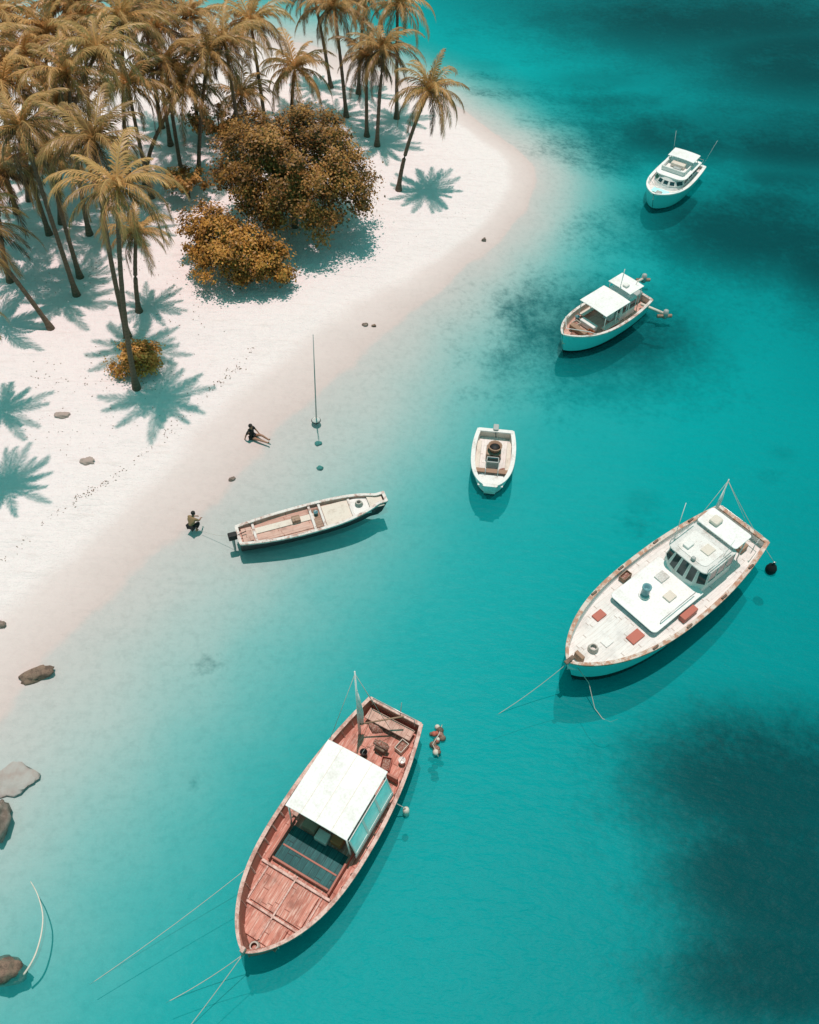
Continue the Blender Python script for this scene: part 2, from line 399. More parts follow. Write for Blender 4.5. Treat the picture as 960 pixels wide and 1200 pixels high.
def palm(base, crown, size, label, dy=1.5, i=[0]):
    i[0] += 1
    b = GT(*base); c = at_y(crown[0], crown[1], b.y+dy)
    t = thing('palm_tree', label, 'palm tree', b, 0, 'palm trees on the beach')
    e = c-b; rd = random.Random(i[0]*7)
    ctrl = Vector((e.x*rd.uniform(.15,.4), e.y*.2, e.z*.5))
    pts = []; rs = []
    n = 26
    for k in range(n+1):
        q = k/n; p = ctrl*(2*q*(1-q))+e*(q*q)
        pts.append(p); rs.append((.155-.05*q+.16*math.exp(-q*22)+(.012 if k % 2 else 0)))
    pts[0].z -= .25
    MB().tube(pts, rs, 9).build('trunk', M['bark'], t, True)
    o = bpy.data.objects.new('crown', crowns[i[0] % 6]); C.objects.link(o); o.parent = t
    o.location = e; o.rotation_euler = (rd.uniform(-.18,.18), rd.uniform(-.18,.18), rd.uniform(0,6.28))
    k = size/4.1*rd.uniform(.95,1.07); o.scale = (k, k, k*rd.uniform(1.0,1.2))
    return t
PL = [
 ((160,455),(138,222),3.6,'tall golden palm nearest the shore whose trunk rises from the small bush'),
 ((150,395),(110,165),3.5,'golden palm directly behind the nearest palm, leaning a little left'),
 ((163,365),(160,272),2.7,'short palm tucked under the two tall golden palms beside the small bush'),
 ((90,346),(26,150),3.9,'palm with a long trunk leaning far left, its foot lowest on the left'),
 ((94,325),(56,185),3.4,'slimmer palm leaning left just behind the strongly leaning one'),
 ((60,385),(-30,268),3.8,'palm at the left edge whose leaning trunk leaves the frame'),
 ((58,275),(4,98),3.9,'palm at the left edge standing behind the leaning pair'),
 ((-30,300),(-24,195),3.8,'palm half cut off by the left edge below the upper grove'),
 ((105,275),(80,88),3.8,'palm in the middle of the left grove above the golden pair'),
 ((214,208),(194,76),3.5,'palm with an upright trunk just left of the big round tree'),
 ((233,205),(244,66),3.6,'upright slender palm rising behind the left side of the big round tree'),
 ((265,166),(284,112),3.3,'low palm spreading its fronds over the top left of the big round tree'),
 ((342,142),(346,82),3.7,'bushy palm just above the top of the big round tree'),
 ((312,152),(294,26),3.6,'tall palm at the top edge above the big round tree'),
 ((178,232),(150,100),3.7,'palm in the grove left of the big round tree with drooping golden fronds'),
 ((62,205),(56,40),4.0,'palm near the top left corner with a wide dark crown'),
 ((150,205),(144,24),3.8,'palm reaching the top edge in the middle of the grove'),
 ((112,190),(100,20),3.8,'palm at the top edge between the corner palms and the mid grove'),
 ((200,170),(184,34),3.6,'palm at the back of the grove left of the slender upright one'),
 ((14,200),(4,20),3.9,'palm in the top left corner'),
 ((285,185),(264,50),3.5,'palm behind the low spreading palm, tall and dark'),
 ((20,250),(-18,60),3.9,'palm cut off by the left edge near the top corner'),
 ((406,137),(392,10),3.4,'leftmost tall palm of the beach cluster at the top, with straight trunk'),
 ((388,103),(368,-6),3.3,'palm at the back of the beach cluster, nearest the left'),
 ((430,160),(430,68),3.1,'left one of the twin palms in front of the beach cluster'),
 ((442,171),(450,60),3.3,'right one of the twin palms in front of the beach cluster'),
 ((465,139),(466,6),3.3,'curved palm on the right of the beach cluster at the top edge'),
 ((420,110),(428,0),3.2,'palm at the back of the beach cluster between two tall trunks'),
 ((467,223),(503,107),3.3,'lone palm leaning right over the white point of sand'),
 ((-32,478),(-58,300),3.2,'palm outside the left edge casting a shadow onto the sand'),
 ((-28,560),(-58,370),3.1,'second palm outside the left edge casting a shadow onto the sand lower down'),
 ((72,262),(114,60),3.7,'dark palm between the left grove and the mid grove, half hidden by golden crowns'),
 ((128,245),(68,124),3.6,'palm low in the left grove with a crown half buried by its neighbours'),
 ((34,235),(30,70),3.8,'palm second from the left edge in the upper grove'),
 ((170,215),(216,104),3.3,'short palm just left of the big round tree under the taller crowns'),
 ((85,180),(76,2),3.8,'palm whose crown is cut by the top edge above the left grove'),
 ((190,150),(168,2),3.6,'palm whose crown is cut by the top edge above the mid grove'),
 ((232,150),(224,20),3.5,'palm at the back left of the slender upright one, near the top edge'),
 ((12,330),(-2,205),3.7,'palm at the left edge just above the trunk that leaves the frame'),
]
for b, c, s, lab in PL: palm(b, c, s, lab)

# ------------------------------------------------------------------ leafy trees
def leafy(name, label, cat, base, lobes, nclump, nleaf, ls, seed, mat='leaf', loose=1.):
    rd = np.random.default_rng(seed)
    b = GT(*base)
    t = thing(name, label, cat, b)
    lobes = [(Vector(c), r) for c, r in lobes]
    w = np.array([r[0]*r[1] for _, r in lobes]); w = w/w.sum()
    cl = []; V4 = []; TT = []
    for k in range(nclump):
        c, r = lobes[rd.choice(len(lobes), p=w)]
        d = rd.normal(size=3); d[2] = abs(d[2])*1.0-.30; d /= np.linalg.norm(d)
        q = rd.uniform(.80, 1.09) if k % 4 else rd.uniform(.5, .8)
        cl.append(np.array(c)+d*np.array(r)*q)
        cs = rd.uniform(.5,1.05)*loose; tv = rd.uniform(-.24,.24)
        n = int(nleaf*cs)
        off = rd.normal(size=(n,3))*np.array([.46,.46,.32])*cs*(lobes[0][1][0]/5.0)**.5
        pos = cl[-1]+off
        nrm = d*.7+rd.normal(size=(n,3))*.42+np.array([0,0,.6]); nrm /= np.linalg.norm(nrm, axis=1)[:,None]
        a = np.cross(nrm, rd.normal(size=(n,3))); a /= np.linalg.norm(a, axis=1)[:,None]+1e-9; bb = np.cross(nrm, a)
        s = (ls*rd.uniform(.6,1.35,size=n))[:,None]
        tvv = np.clip(.54+tv+.32*off[:,2]/max(.2,cs)+rd.uniform(-.24,.24,size=n), 0, 1)  # leaves higher in a clump get a paler tint, plus random tone
        q4 = np.stack([pos-a*s*.5, pos-bb*s*.3, pos+a*s*.5, pos+bb*s*.3], 1)
        ok = pos[:,2] > .08
        V4.append(q4[ok].reshape(-1,3)); TT.append(np.repeat(tvv[ok],4))
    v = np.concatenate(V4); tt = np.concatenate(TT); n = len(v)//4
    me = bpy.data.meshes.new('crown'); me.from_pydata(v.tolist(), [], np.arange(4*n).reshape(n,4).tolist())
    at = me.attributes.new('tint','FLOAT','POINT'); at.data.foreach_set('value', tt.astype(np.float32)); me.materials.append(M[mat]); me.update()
    o = bpy.data.objects.new('crown', me); C.objects.link(o); o.parent = t
    mb = MB(); rr = random.Random(seed); r0 = lobes[0][1][0]
    mb.tube([(0,0,-.2),(.05,.05,lobes[0][0].z*.35),(0,.1,lobes[0][0].z*.7)], [.06*r0,.045*r0,.03*r0], 9)
    for k in range(0, nclump, max(1, nclump//16)):
        p = Vector(cl[k]); st_ = Vector((0,0,lobes[0][0].z*rr.uniform(.15,.6)))
        mb.tube([st_, st_.lerp(p,.5)+Vector((0,0,.2)), p*.93], [.022*r0,.014*r0,.005*r0], 6)
    mb.build('trunk', M['bark'], t, True)
    return t
leafy('broadleaf_tree', 'big round golden brown broadleaf tree on the white sand beside the palm grove', 'tree', (346,266),
      [((-.1,.5,3.9),(4.5,4.5,3.8)),((2.3,-.3,3.2),(3.3,3.3,3.1)),((-2.1,1.4,4.2),(3.1,3.1,3.0)),((1.4,2.0,4.7),(2.8,2.8,2.8)),((.6,-1.6,2.6),(2.8,2.4,2.4))], 340, 225, .20, 5)
leafy('broadleaf_tree', 'lower golden orange bush at the front left of the big round tree', 'bush', (280,328),
      [((.1,.1,1.6),(2.7,2.2,1.9)),((-1.9,2.3,1.9),(2.2,2.0,1.8)),((1.8,.0,1.2),(1.9,1.7,1.4)),((-.9,.9,2.3),(1.7,1.7,1.5))], 190, 160, .20, 9, 'leafgold')
leafy('small_bush', 'small orange brown bush at the foot of the nearest palm', 'bush', (160,434),
      [((0,.1,.75),(1.4,1.2,1.0)),((.6,.3,.8),(.9,.9,.9))], 60, 120, .17, 12, 'leafgold')
leafy('small_bush', 'low shrub under the palms left of the big round tree', 'bush', (222,232),
      [((0,.1,1.1),(1.5,1.4,1.3))], 34, 80, .24, 14)
leafy('small_bush', 'low dark shrub between the palm trunks behind the big round tree', 'bush', (258,160),
      [((0,.1,1.1),(2.2,1.6,1.4))], 34, 80, .26, 15)

# ------------------------------------------------------------------ boats
class Boat:
    def __init__(s, name, label, cat, bow, stern, z, lift=0.):
        a = G(bow[0], bow[1], z+lift); b = G(stern[0], stern[1], z+lift)
        d = a-b; s.L = math.hypot(d.x, d.y); s.rz = math.atan2(d.y, d.x)
        m = (a+b)/2; s.loc = Vector((m.x, m.y, lift))
        s.root = thing(name, label, cat, s.loc, s.rz, 'boats moored off the beach')
        s.M = Matrix.Translation(s.loc)@Matrix.Rotation(s.rz, 4, 'Z')
    def w(s, x, y, z): return s.M@Vector((x, y, z))
    def hull(s, B, zs, zm, zb, deck, stern=.7, be=2.2, outer='white', boot='boot', inner='white', deckm='deckwhite', rail='whiterail', rake=.6, th=.09, maxs=.42, tip=.012, bootz=.16, railw=.17, camber=0., zk=-.5, pw=.8):
        L = s.L; N = 36; s.B = B
        def hb(q):
            if q < maxs: k = (maxs-q)/maxs; return B/2*(stern+(1-stern)*(1-k**2))
            k = (q-maxs)/(1-maxs); return B/2*max(tip, (1-k**be)**pw)
        def sh(q): return zm+(zb-zm)*max(0,(q-.4)/.6)**2+(zs-zm)*max(0,(.4-q)/.4)**2
        s.hb, s.sh, s.deck = hb, sh, deck
        Q = [1-(1-i/N)**1.5 for i in range(N+1)]
        X = lambda q: -L/2+L*q
        lev = []
        for q in Q:
            b = hb(q); z1 = sh(q)
            row = []
            for z, f in ((zk,.2),(zk+.45,.80),(bootz,.845),(bootz+.45*(z1-bootz),.92),(bootz+.8*(z1-bootz),.975),(z1,1.)):
                row.append((X(q)-rake*q**5*(1-(z-zk)/(z1-zk)), b*f, z))
            xi = X(q)*(1-2*th/L)
            row.append((xi, max(b-th,.004), z1)); row.append((xi, max(b*.93-th-.02,.004), deck-.03))
            lev.append(row)
        mb = MB(); nl = 8
        mi = [1,1,0,0,0,0,2]
        for sg in (1,-1):
            vs = [(x, y*sg, z) for row in lev for (x,y,z) in row]
            for l in range(nl-1):
                fs = []
                for i in range(N):
                    a,b_,c,d = i*nl+l, (i+1)*nl+l, (i+1)*nl+l+1, i*nl+l+1
                    fs.append((a,b_,c,d) if sg < 0 else (d,c,b_,a))
                mb.add(vs, fs, mi[l])
        for i in range(N):
            a, b = lev[i][0], lev[i+1][0]
            mb.add([a,(a[0],-a[1],a[2]),(b[0],-b[1],b[2]),b], [(0,1,2,3)], 1)
        for e_ in ((0,N) if tip > .05 else (0,)):
            for l in range(nl-1):
                a, b = lev[e_][l], lev[e_][l+1]
                mb.add([a,b,(b[0],-b[1],b[2]),(a[0],-a[1],a[2])], [(0,1,2,3)], mi[l])
        o = mb.build('hull', [M[outer],M[boot],M[inner]], s.root, False)
        bm = bmesh.new(); bm.from_mesh(o.data); bmesh.ops.remove_doubles(bm, verts=bm.verts, dist=.0015)
        for f in bm.faces: f.smooth = True
        for e in bm.edges:
            if len(e.link_faces) != 2 or e.calc_face_angle(0) > .6: e.smooth = False
        bm.to_mesh(o.data); bm.free()
        s.hullo = o
        vs = []; fs = []
        for q in Q:
            w = max(hb(q)*.93-th-.02,.004)+.02; x = X(q)*(1-2*th/L)
            vs += [(x,-w,deck),(x,0,deck+camber),(x,w,deck)]
        for i in range(N):
            for k in (0,1): a = i*3+k; fs.append((a, a+3, a+4, a+1))
        MB().add(vs, fs).build('deck', M[deckm], s.root)
        mb = MB()
        for sg in (1,-1):
            vs = []; fs = []
            for q in Q:
                b = hb(q); z = sh(q)+.004; x = X(q)
                o_, n_ = b+.035, max(b+.035-railw, .002)
                vs += [(x,o_*sg,z-.05),(x,o_*sg,z+.05),(x,n_*sg,z+.05),(x,n_*sg,z)]
            for i in range(N):
                for k in range(4):
                    a, b2 = i*4+k, i*4+(k+1) % 4
                    fs.append((a,b2,b2+4,a+4) if sg > 0 else (a+4,b2+4,b2,a))
            mb.add(vs, fs)
        b0 = hb(0); mb.box((X(0)+railw/2-.04,0,sh(0)+.006), (railw,b0*2-.1,.095))
        if tip > .05:
            b1 = hb(1); mb.box((X(1)-railw/2+.03,0,sh(1)+.006), (railw,b1*2,.095))
        mb.build('gunwale_rail', M[rail], s.root)
    def ribs(s, q0, q1, n, mat):
        L = s.L
        for k in range(n):
            q = q0+(q1-q0)*k/(n-1); x = -L/2+L*q
            for sg in (1,-1):
                y0 = s.hb(q)*.93-.14; y1 = s.hb(q)-.12
                a = Vector((x, sg*y0, s.deck)); b = Vector((x, sg*y1, s.sh(q)-.03))
                MB().tube([a,b], .04, 4).build('rib', M[mat], s.root)
    def win(s, parent, c, u, v, w, h, gl='glass', fr='white', fw=.05):
        c, u, v = Vector(c), Vector(u).normalized(), Vector(v).normalized(); n = u.cross(v)
        mb = MB(); rot = Matrix((u, v, n)).transposed()
        mb.box(c+v*(h/2), (w+fw, fw, .05), 0, rot=rot); mb.box(c-v*(h/2), (w+fw, fw, .05), 0, rot=rot)
        mb.box(c+u*(w/2), (fw, h-fw, .046), 0, rot=rot); mb.box(c-u*(w/2), (fw, h-fw, .046), 0, rot=rot)
        mb.box(c, (w-fw, h-fw, .02), 1, rot=rot)
        mb.build('window', [M[fr],M[gl]], parent)
    def house(s, x0, x1, w, z0, z1, wall='white', gl='glass', nf=3, ns=2, nb=0, rf=.3, wz=.62, wh=.55, yo=0., fr='white', nose=0.):
        h = z1-z0; y = w/2
        if nose: plan = [(x0,-y),(x1-nose,-y),(x1-nose*.25,-y*.62),(x1,-y*.22),(x1,y*.22),(x1-nose*.25,y*.62),(x1-nose,y),(x0,y)]
        else: plan = [(x0,-y),(x1,-y),(x1,y),(x0,y)]
        top = []
        for (px, py) in plan: top.append((px+.05 if px == x0 else px-rf, py*.94))
        n = len(plan)
        vs = [(px,py+yo,z0) for px,py in plan]+[(px,py+yo,z1) for px,py in top]
        fs = [tuple(range(n))[::-1], tuple(range(n,2*n))]+[(i,(i+1)%n,n+(i+1)%n,n+i) for i in range(n)]
        o = MB().add(vs, fs).build('wheelhouse', M[wall], s.root, False, .03)
        V = Vector
        def face(i, k_):
            j = (i+1) % n
            a, b, c, d = V(vs[i]), V(vs[j]), V(vs[n+j]), V(vs[n+i])
            for k in range(k_):
                q = (k+.5)/k_
                lo = a.lerp(b, q); hi = d.lerp(c, q); ctr = lo.lerp(hi, wz)
                wd = (b-a).length/k_*.80; u = (b-a).normalized(); v = (hi-lo).normalized()
                v = (v-u*v.dot(u)).normalized()
                s.win(o, ctr+u.cross(v)*.012, u, v, wd, (hi-lo).length*wh, gl, fr)
        if nose:
            if nf:
                for i in range(1,6): face(i, 1)
            if ns: face(0, ns); face(6, ns)
            if nb: face(7, nb)
        else:
            if nf: face(1, nf)
            if ns: face(2, ns); face(0, ns)
            if nb: face(3, nb)
        return o
    def slab(s, name, x0, x1, w, z, t, mat, bevel=.03, yo=0., camber=0., parent=None):
        mb = MB(); n = 8; vs = []; fs = []
        for k in range(n+1):
            y = -w/2+w*k/n; zz = z+camber*(1-(2*k/n-1)**2)
            vs += [(x0,y+yo,zz),(x1,y+yo,zz),(x1,y+yo,zz+t),(x0,y+yo,zz+t)]
        for k in range(n):
            a = k*4
            for j in range(4): b = (j+1) % 4; fs.append((a+j, a+4+j, a+4+b, a+b))
        fs.append((0,1,2,3)); fs.append((n*4+3,n*4+2,n*4+1,n*4))
        return mb.add(vs, fs).build(name, M[mat], parent or s.root, False, bevel)
    def rslab(s, name, x0, x1, w, z, t, mat, rf, rb, parent=None, top=1.):
        return MB().prism(rrect(x0, x1, w, rf, rb), z, z+t, 0, top).build(name, M[mat], parent or s.root, False, .025)
    def box(s, name, c, d, mat, bevel=.02, rz=0., parent=None):
        return MB().box(c, d, 0, rz).build(name, M[mat], parent or s.root, False, bevel)
    def bar(s, name, pts, r, mat='metal', n=6, parent=None):
        return MB().tube(pts, r, n).build(name, M[mat], parent or s.root, True)
    def item(s, name, label, cat, x, y, z, rz=0., group=None):
        return thing(name, label, cat, s.w(x,y,z), s.rz+rz, group)
def sag(a, b, d, n=12):
    a, b = Vector(a), Vector(b)
    return [a.lerp(b, k/n)+Vector((0,0,-d*4*(k/n)*(1-k/n))) for k in range(n+1)]
def rope(pts, label, r=.022, mat='rope'):
    return tag(MB().tube(pts, r, 5).build('mooring_rope', M[mat], None, True), label, 'rope')
def crate(bt, x, y, z, d, mat, label, rz=0., group=None):
    t = bt.item('crate', label, 'crate', x, y, z, rz, group)
    mb = MB(); a, b, h = d
    mb.box((0,0,.02),(a,b,.04)); 
    for sx in (-1,1): mb.box((sx*(a/2-.015),0,h/2+.02),(.03,b,h))
    for sy in (-1,1): mb.box((0,sy*(b/2-.015),h/2+.02),(a-.062,.03,h))
    mb.build('box', M[mat], t, False, .01)
    MB().box((0,0,h*.5),(a-.1,b-.1,h*.55)).build('contents', M['net'], t, False, .05)
    return t
def bucket(bt, x, y, z, r, h, mat, label):
    t = bt.item('bucket', label, 'bucket', x, y, z)
    MB().lathe([(r*.8,0),(r,h),(r*1.06,h),(r*1.06,h+.03),(r*.93,h+.03),(r*.75,.05)], n=14).build('pail', M[mat], t, True)
    MB().tube([(r*math.cos(a),.0,h+.02+r*.7*math.sin(a)) for a in [math.pi*k/8 for k in range(9)]], .012, 5).build('handle', M['metal'], t)
    return t
def coil(bt, x, y, z, r, label, mat='rope'):
    pts = [(math.cos(a)*(r*(1-.012*a)), math.sin(a)*(r*(1-.012*a)), .03+.008*a) for a in [k*.35 for k in range(72)]]
    o = MB().tube(pts, .035, 5).build('rope_coil', M[mat], None, True); o.location = bt.w(x,y,z); return tag(o, label, 'rope')
def heap(loc, rx, ry, h, mat, name, label, cat, seed):
    vs = []; fs = []; n = 18; m = 7
    for j in range(m+1):
        q = j/m
        for k in range(n):
            a = 2*math.pi*k/n; rr = math.cos(q*math.pi/2)**.7; v = Vector((math.cos(a)*rx*rr, math.sin(a)*ry*rr, math.sin(q*math.pi/2)*h))
            w = 1+.45*noise.noise(v*3.3+Vector((seed,0,0))); vs.append((v.x*w, v.y*w, max(0,v.z*w)))
    for j in range(m):
        for k in range(n): fs.append((j*n+k, j*n+(k+1)%n, (j+1)*n+(k+1)%n, (j+1)*n+k))
    o = MB().add(vs, fs).build(name, M[mat], None, True); o.location = loc; return tag(o, label, cat)
def outboard(bt, x, y, z, mat='black'):
    mt = MB().prism([(-.22,-.16),(.2,-.16),(.26,-.1),(.26,.1),(.2,.16),(-.22,.16)], z+.05, z+.42).build('outboard_motor', M[mat], bt.root, False, .06)
    mt.location = (x, y, 0)
    MB().tube([(0,0,z+.05),(-.02,0,-.5)], [.09,.06], 8).build('shaft', M['grey'], mt)
    MB().tube([(.2,0,z+.2),(.75,.05,z+.3)], .025, 6).build('tiller', M['black'], mt)

# ---- A: big red boat
A = Boat('fishing_boat', 'big red wooden fishing boat with a square white awning, nearest the camera', 'boat', (287,1120), (464,834), 1.25, .1)
L = A.L
A.hull(4.25, 1.35, 1.08, 1.75, .62, .64, 2.8, 'redhull', 'boot', 'redin', 'deckred', 'pinkrail', .8, .10, .48, .012, .06, .17, 0, -.6, .74)
A.ribs(.06, .92, 17, 'pinkrail')
A.box('hatch_cover', (3.2,-.62,.69), (1.35,1.16,.09), 'deckred'); A.box('hatch_cover', (3.2,.62,.69), (1.35,1.16,.09), 'deckred')
A.box('hatch_cover', (4.56,-.42,.69), (.9,.78,.09), 'deckred'); A.box('hatch_cover', (4.56,.42,.69), (.9,.78,.09), 'deckred')
A.box('deck_beam', (2.40,0,.70), (.12,3.3,.12), 'pinkrail'); A.box('deck_beam', (4.0,0,.70), (.10,2.7,.12), 'pinkrail')
A.box('centre_plank', (3.6,0,.75), (2.7,.08,.05), 'pinkrail')
for y in (-1.30,1.30): A.box('deck_plank', (3.2,y,.66), (1.45,.08,.05), 'pinkrail')
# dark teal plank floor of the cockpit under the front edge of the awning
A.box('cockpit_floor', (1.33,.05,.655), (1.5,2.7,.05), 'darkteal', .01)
for y in (-1.38,1.48): A.box('coaming', (1.33,y,.80), (1.9,.09,.36), 'redin', .02)
A.box('coaming', (2.13,.05,.78), (.09,2.7,.28), 'redin', .02)
A.box('floor_beam', (1.45,.05,.695), (.07,2.6,.03), 'redin', .005)
A.box('cockpit_locker', (.32,-.60,.92), (.45,.6,.5), 'wood', .03); A.box('cockpit_locker', (.30,.70,.88), (.4,.5,.42), 'orange', .03)
A.box('seat', (.45,.05,.80), (.45,.6,.3), 'cream', .04); A.box('instrument_panel', (.0,.0,1.5), (.2,1.8,.16), 'wood', .03)
st_w = A.bar('steering_wheel', [(.16,.25*math.cos(a)-.3,1.45+.25*math.sin(a)) for a in [k*math.pi/8 for k in range(17)]], .025, 'wood')
A.house(-2.0, -.12, 2.1, .62, 2.45, 'white', 'glass', 3, 3, 2, .25, .66, .5)
aw = A.slab('awning', -2.6, .62, 2.9, 2.80, .045, 'white2', .02, 0, .06)
for k in range(1,5): A.box('awning_batten', (-2.6+.64*k,0,2.755), (.05,2.75,.06), 'white', 0)
for y in (-.72,0,.72): A.box('awning_seam', (-.99,y,2.848+.06*(1-(y/1.45)**2)), (3.2,.02,.016), 'cream', 0, 0, aw)
for x in (-2.5,.52):
    for y in (-1.36,1.36): A.bar('awning_post', [(x,y*1.08,.62),(x,y,2.82)], .04, 'white')
for y in (-1.36,1.36): A.bar('awning_rail', [(-2.55,y,2.77),(.6,y,2.77)], .03, 'white')
scr = A.box('side_screen', (-.95,1.74,1.16), (3.0,.05,.36), 'white', .01)
for k in range(3): A.win(scr, (-1.93+.98*k,1.60,1.98), (-1,0,0), (0,-.22,1), .92, 1.16, 'paleglass', 'white', .06)
A.box('side_bench', (-.9,-1.45,.92), (2.4,.32,.07), 'pinkboard')
A.box('stem_post', (L/2-.05,0,1.82), (.22,.16,.5), 'pinkrail', .03)
A.box('stern_bench', (-L/2+.55,0,.98), (.55,2.3,.08), 'pinkboard'); A.box('bulkhead', (-3.1,0,.90), (.10,3.2,.56), 'redin')
mast = A.bar('mast', [(-4.3,-1.05,.6),(-4.38,-1.05,6.2)], [.075,.03], 'white2', 8)
for (x,y) in ((-3.1,-1.85),(-5.6,-1.1),(-4.9,.2)): A.bar('stay', [(-4.38,-1.05,6.0),(x,y,1.25)], .012, 'rope', 4, mast)
MB().tube([(-4.37,-1.04,4.6),(-4.39,-1.0,3.6),(-4.43,-.97,2.5),(-4.40,-.95,1.5)], [.04,.09,.11,.08], 8).build('furled_net', M['white2'], mast, True)
A.bar('boom', [(-4.3,-1.0,1.6),(-5.4,.6,2.0)], .04, 'wood')
A.bar('stern_rail', [(-5.5,-1.1,1.3),(-5.55,-1.05,1.85),(-5.55,1.05,1.85),(-5.5,1.1,1.3)], .025, 'metal')
A.bar('stern_flag_pole', [(-5.6,.3,1.35),(-5.75,.3,2.4)], .02, 'metal')
A.box('winch', (-4.1,.2,.86), (.45,.5,.45), 'rock', .06); A.bar('winch_drum', [(-4.1,-.15,1.12),(-4.1,.55,1.12)], .12, 'net', 12)
crate(A, -3.55,.75,.64, (.6,.45,.28), 'redhatch', 'red crate on the stern deck of the big red boat, just behind the awning', .3)
crate(A, -4.6,.95,.64, (.55,.4,.26), 'cream', 'pale crate in the stern corner of the big red boat', -.2)
bucket(A, -3.5,-.35,.64, .16,.32, 'black', 'black bucket behind the awning of the big red boat')
bucket(A, -4.0,1.3,.64, .15,.3, 'white', 'white bucket by the right rail of the big red boat stern')
heap(A.w(-4.95,-.5,.63), .38,.3,.28, 'net', 'net_heap', 'heap of russet netting at the stern of the big red boat', 'net', 3.1)
coil(A, 5.25,0,.64, .2, 'coil of pale rope in the bow of the big red boat')
coil(A, -2.85,-.9,.64, .22, 'coil of dark rope just behind the awning of the big red boat', 'darkrope')
# things beside it in the water
f0 = G(512,868,.05)
t = thing('net_float', 'clump of russet and pink net floats in the water beside the red boat stern', 'float', f0)
rd = random.Random(3)
for k in range(14):
    a = rd.uniform(0,6.28); q = rd.uniform(0,1)
    x, y, r = .34*q*math.cos(a), .66*q*math.sin(a)-.05, rd.uniform(.09,.18)
    MB().lathe([(.02,-r),(r*.7,-r*.7),(r,0),(r*.7,r*.7),(.02,r)], (x,y,.05+rd.uniform(0,.1)), 10).build('float', M[rd.choice(['net','pinkboard','net','cream','rock','redhatch'])], t, True)
MB().tube([(.25,.7,.15),(.1,.2,.28),(-.2,-.3,.28),(.05,-.8,.1)], .025, 5).build('lashing', M['rope'], t, True)
f1 = G(476,952,.15)
t = thing('boat_fender', 'small pale cylindrical fender hanging beside the right rail of the red boat', 'fender', f1, .4)
MB().lathe([(.04,-.32),(.13,-.26),(.15,0),(.13,.26),(.04,.32)], (0,0,.1), 12).build('bumper', M['cream'], t, True)
MB().tube([(0,0,.42),(-.35,.2,.9)], .02, 5).build('lanyard', M['rope'], t)
bw = A.w(L/2+.05,0,1.6)
qs = (3.2+L/2)/L
rope(sag(A.w(3.2,-A.hb(qs)-.02,A.sh(qs)+.06), G(105,1154,-.03), .22, 18), 'long mooring rope from the left rail of the red boat out to the lower left', .013)
rope(sag(bw, G(195,1175,-.05), .25), 'middle mooring rope slanting left from the red boat bow', .016)
rope(sag(bw, G(215,1212,-.05), .1), 'taut mooring rope from the red boat bow to the bottom edge', .016)

# ---- B: big white boat on the right
Bt = Boat('fishing_boat', 'large white boat with teal hull and long white foredeck at the right', 'boat', (664,781), (871,615), 1.4, .5)
L = Bt.L
Bt.hull(4.5, 1.5, 1.25, 1.8, 1.0, .70, 2.7, 'teal', 'boot', 'white', 'deckwhite', 'rustrail', .9, .1, .42, .012, -.02, .22, .05, -1.05, .76)
Bt.box('hatch', (3.1,-1.05,1.06), (.62,.42,.10), 'redhatch'); Bt.box('hatch', (2.65,.85,1.07), (.8,.5,.10), 'redhatch'); Bt.box('hatch', (3.9,.2,1.07), (.5,.4,.08), 'white')
Bt.box('side_locker', (-.2,1.65,1.18), (1.0,.34,.34), 'redhatch')
cr_ = MB().prism(rrect(-1.6, 1.9, 2.6, .22, .1), 1.0, 1.34, 0, .985).build('deck_house', M['bluegrey'], Bt.root, False, .02)
for k in range(4):
    for sg in (1,-1): Bt.win(cr_, (-1.1+.75*k, sg*1.305, 1.17), (-sg,0,0), (0,0,1), .5, .16, 'glass', 'white', .03)
Bt.rslab('deck_house_roof', -1.6, 2.05, 2.85, 1.345, .06, 'white2', .25, .1)
Bt.box('skylight', (-.1,.5,1.46), (.55,.45,.10), 'cream'); Bt.box('skylight', (-.7,-.5,1.45), (.6,.5,.09), 'palegrey')
fn = MB().lathe([(.20,1.42),(.20,2.0),(.23,2.0),(.23,2.1),(.15,2.1),(.13,1.9)], (.75,-.35,0), 14).build('funnel', M['bluegrey'], Bt.root, True)
MB().lathe([(.3,1.41),(.3,1.49),(.21,1.49)], (.75,-.35,0), 14).build('funnel_base', M['white'], fn)
Bt.house(-3.9, -1.15, 2.45, 1.0, 2.65, 'white', 'glass', 3, 3, 2, .5, .66, .54, nose=.45)
Bt.rslab('wheelhouse_roof', -3.7, -1.45, 2.55, 2.66, .08, 'palegrey', .45, .12)
Bt.rslab('roof_pad', -3.2, -1.75, 1.8, 2.742, .03, 'white', .3, .1)
Bt.box('roof_hatch', (-2.7,.3,2.80), (.6,.5,.07), 'cream', .03); Bt.box('roof_locker', (-2.2,-.5,2.84), (.5,.35,.16), 'white', .04)
Bt.box('search_light', (-1.7,.2,2.86), (.2,.22,.2), 'grey', .06)
Bt.rslab('aft_canopy', -4.9, -3.6, 2.4, 2.92, .06, 'white2', .15, .15)
for x in (-4.75,-3.72):
    for y in (-1.05,1.05): Bt.bar('canopy_post', [(x,y,1.0 if x < -4 else 2.7),(x,y,2.93)], .035, 'white')
Bt.box('life_raft', (-4.2,-.5,3.09), (.55,.5,.22), 'cream', .08)
Bt.box('stern_deck_box', (-5.4,.6,1.2), (.5,.8,.4), 'wood', .03); Bt.box('stern_bench', (-5.7,-.5,1.2), (.4,1.0,.3), 'cream', .03)
m = Bt.bar('mast', [(-5.6,-1.3,1.0),(-5.75,-1.35,4.3)], [.06,.03], 'white')
for (x,y,z) in ((-3.5,-1.2,2.75),(-6.0,.9,1.6),(-6.0,-1.4,1.6)): Bt.bar('stay', [(-5.73,-1.35,4.2),(x,y,z)], .012, 'rope', 4, m)
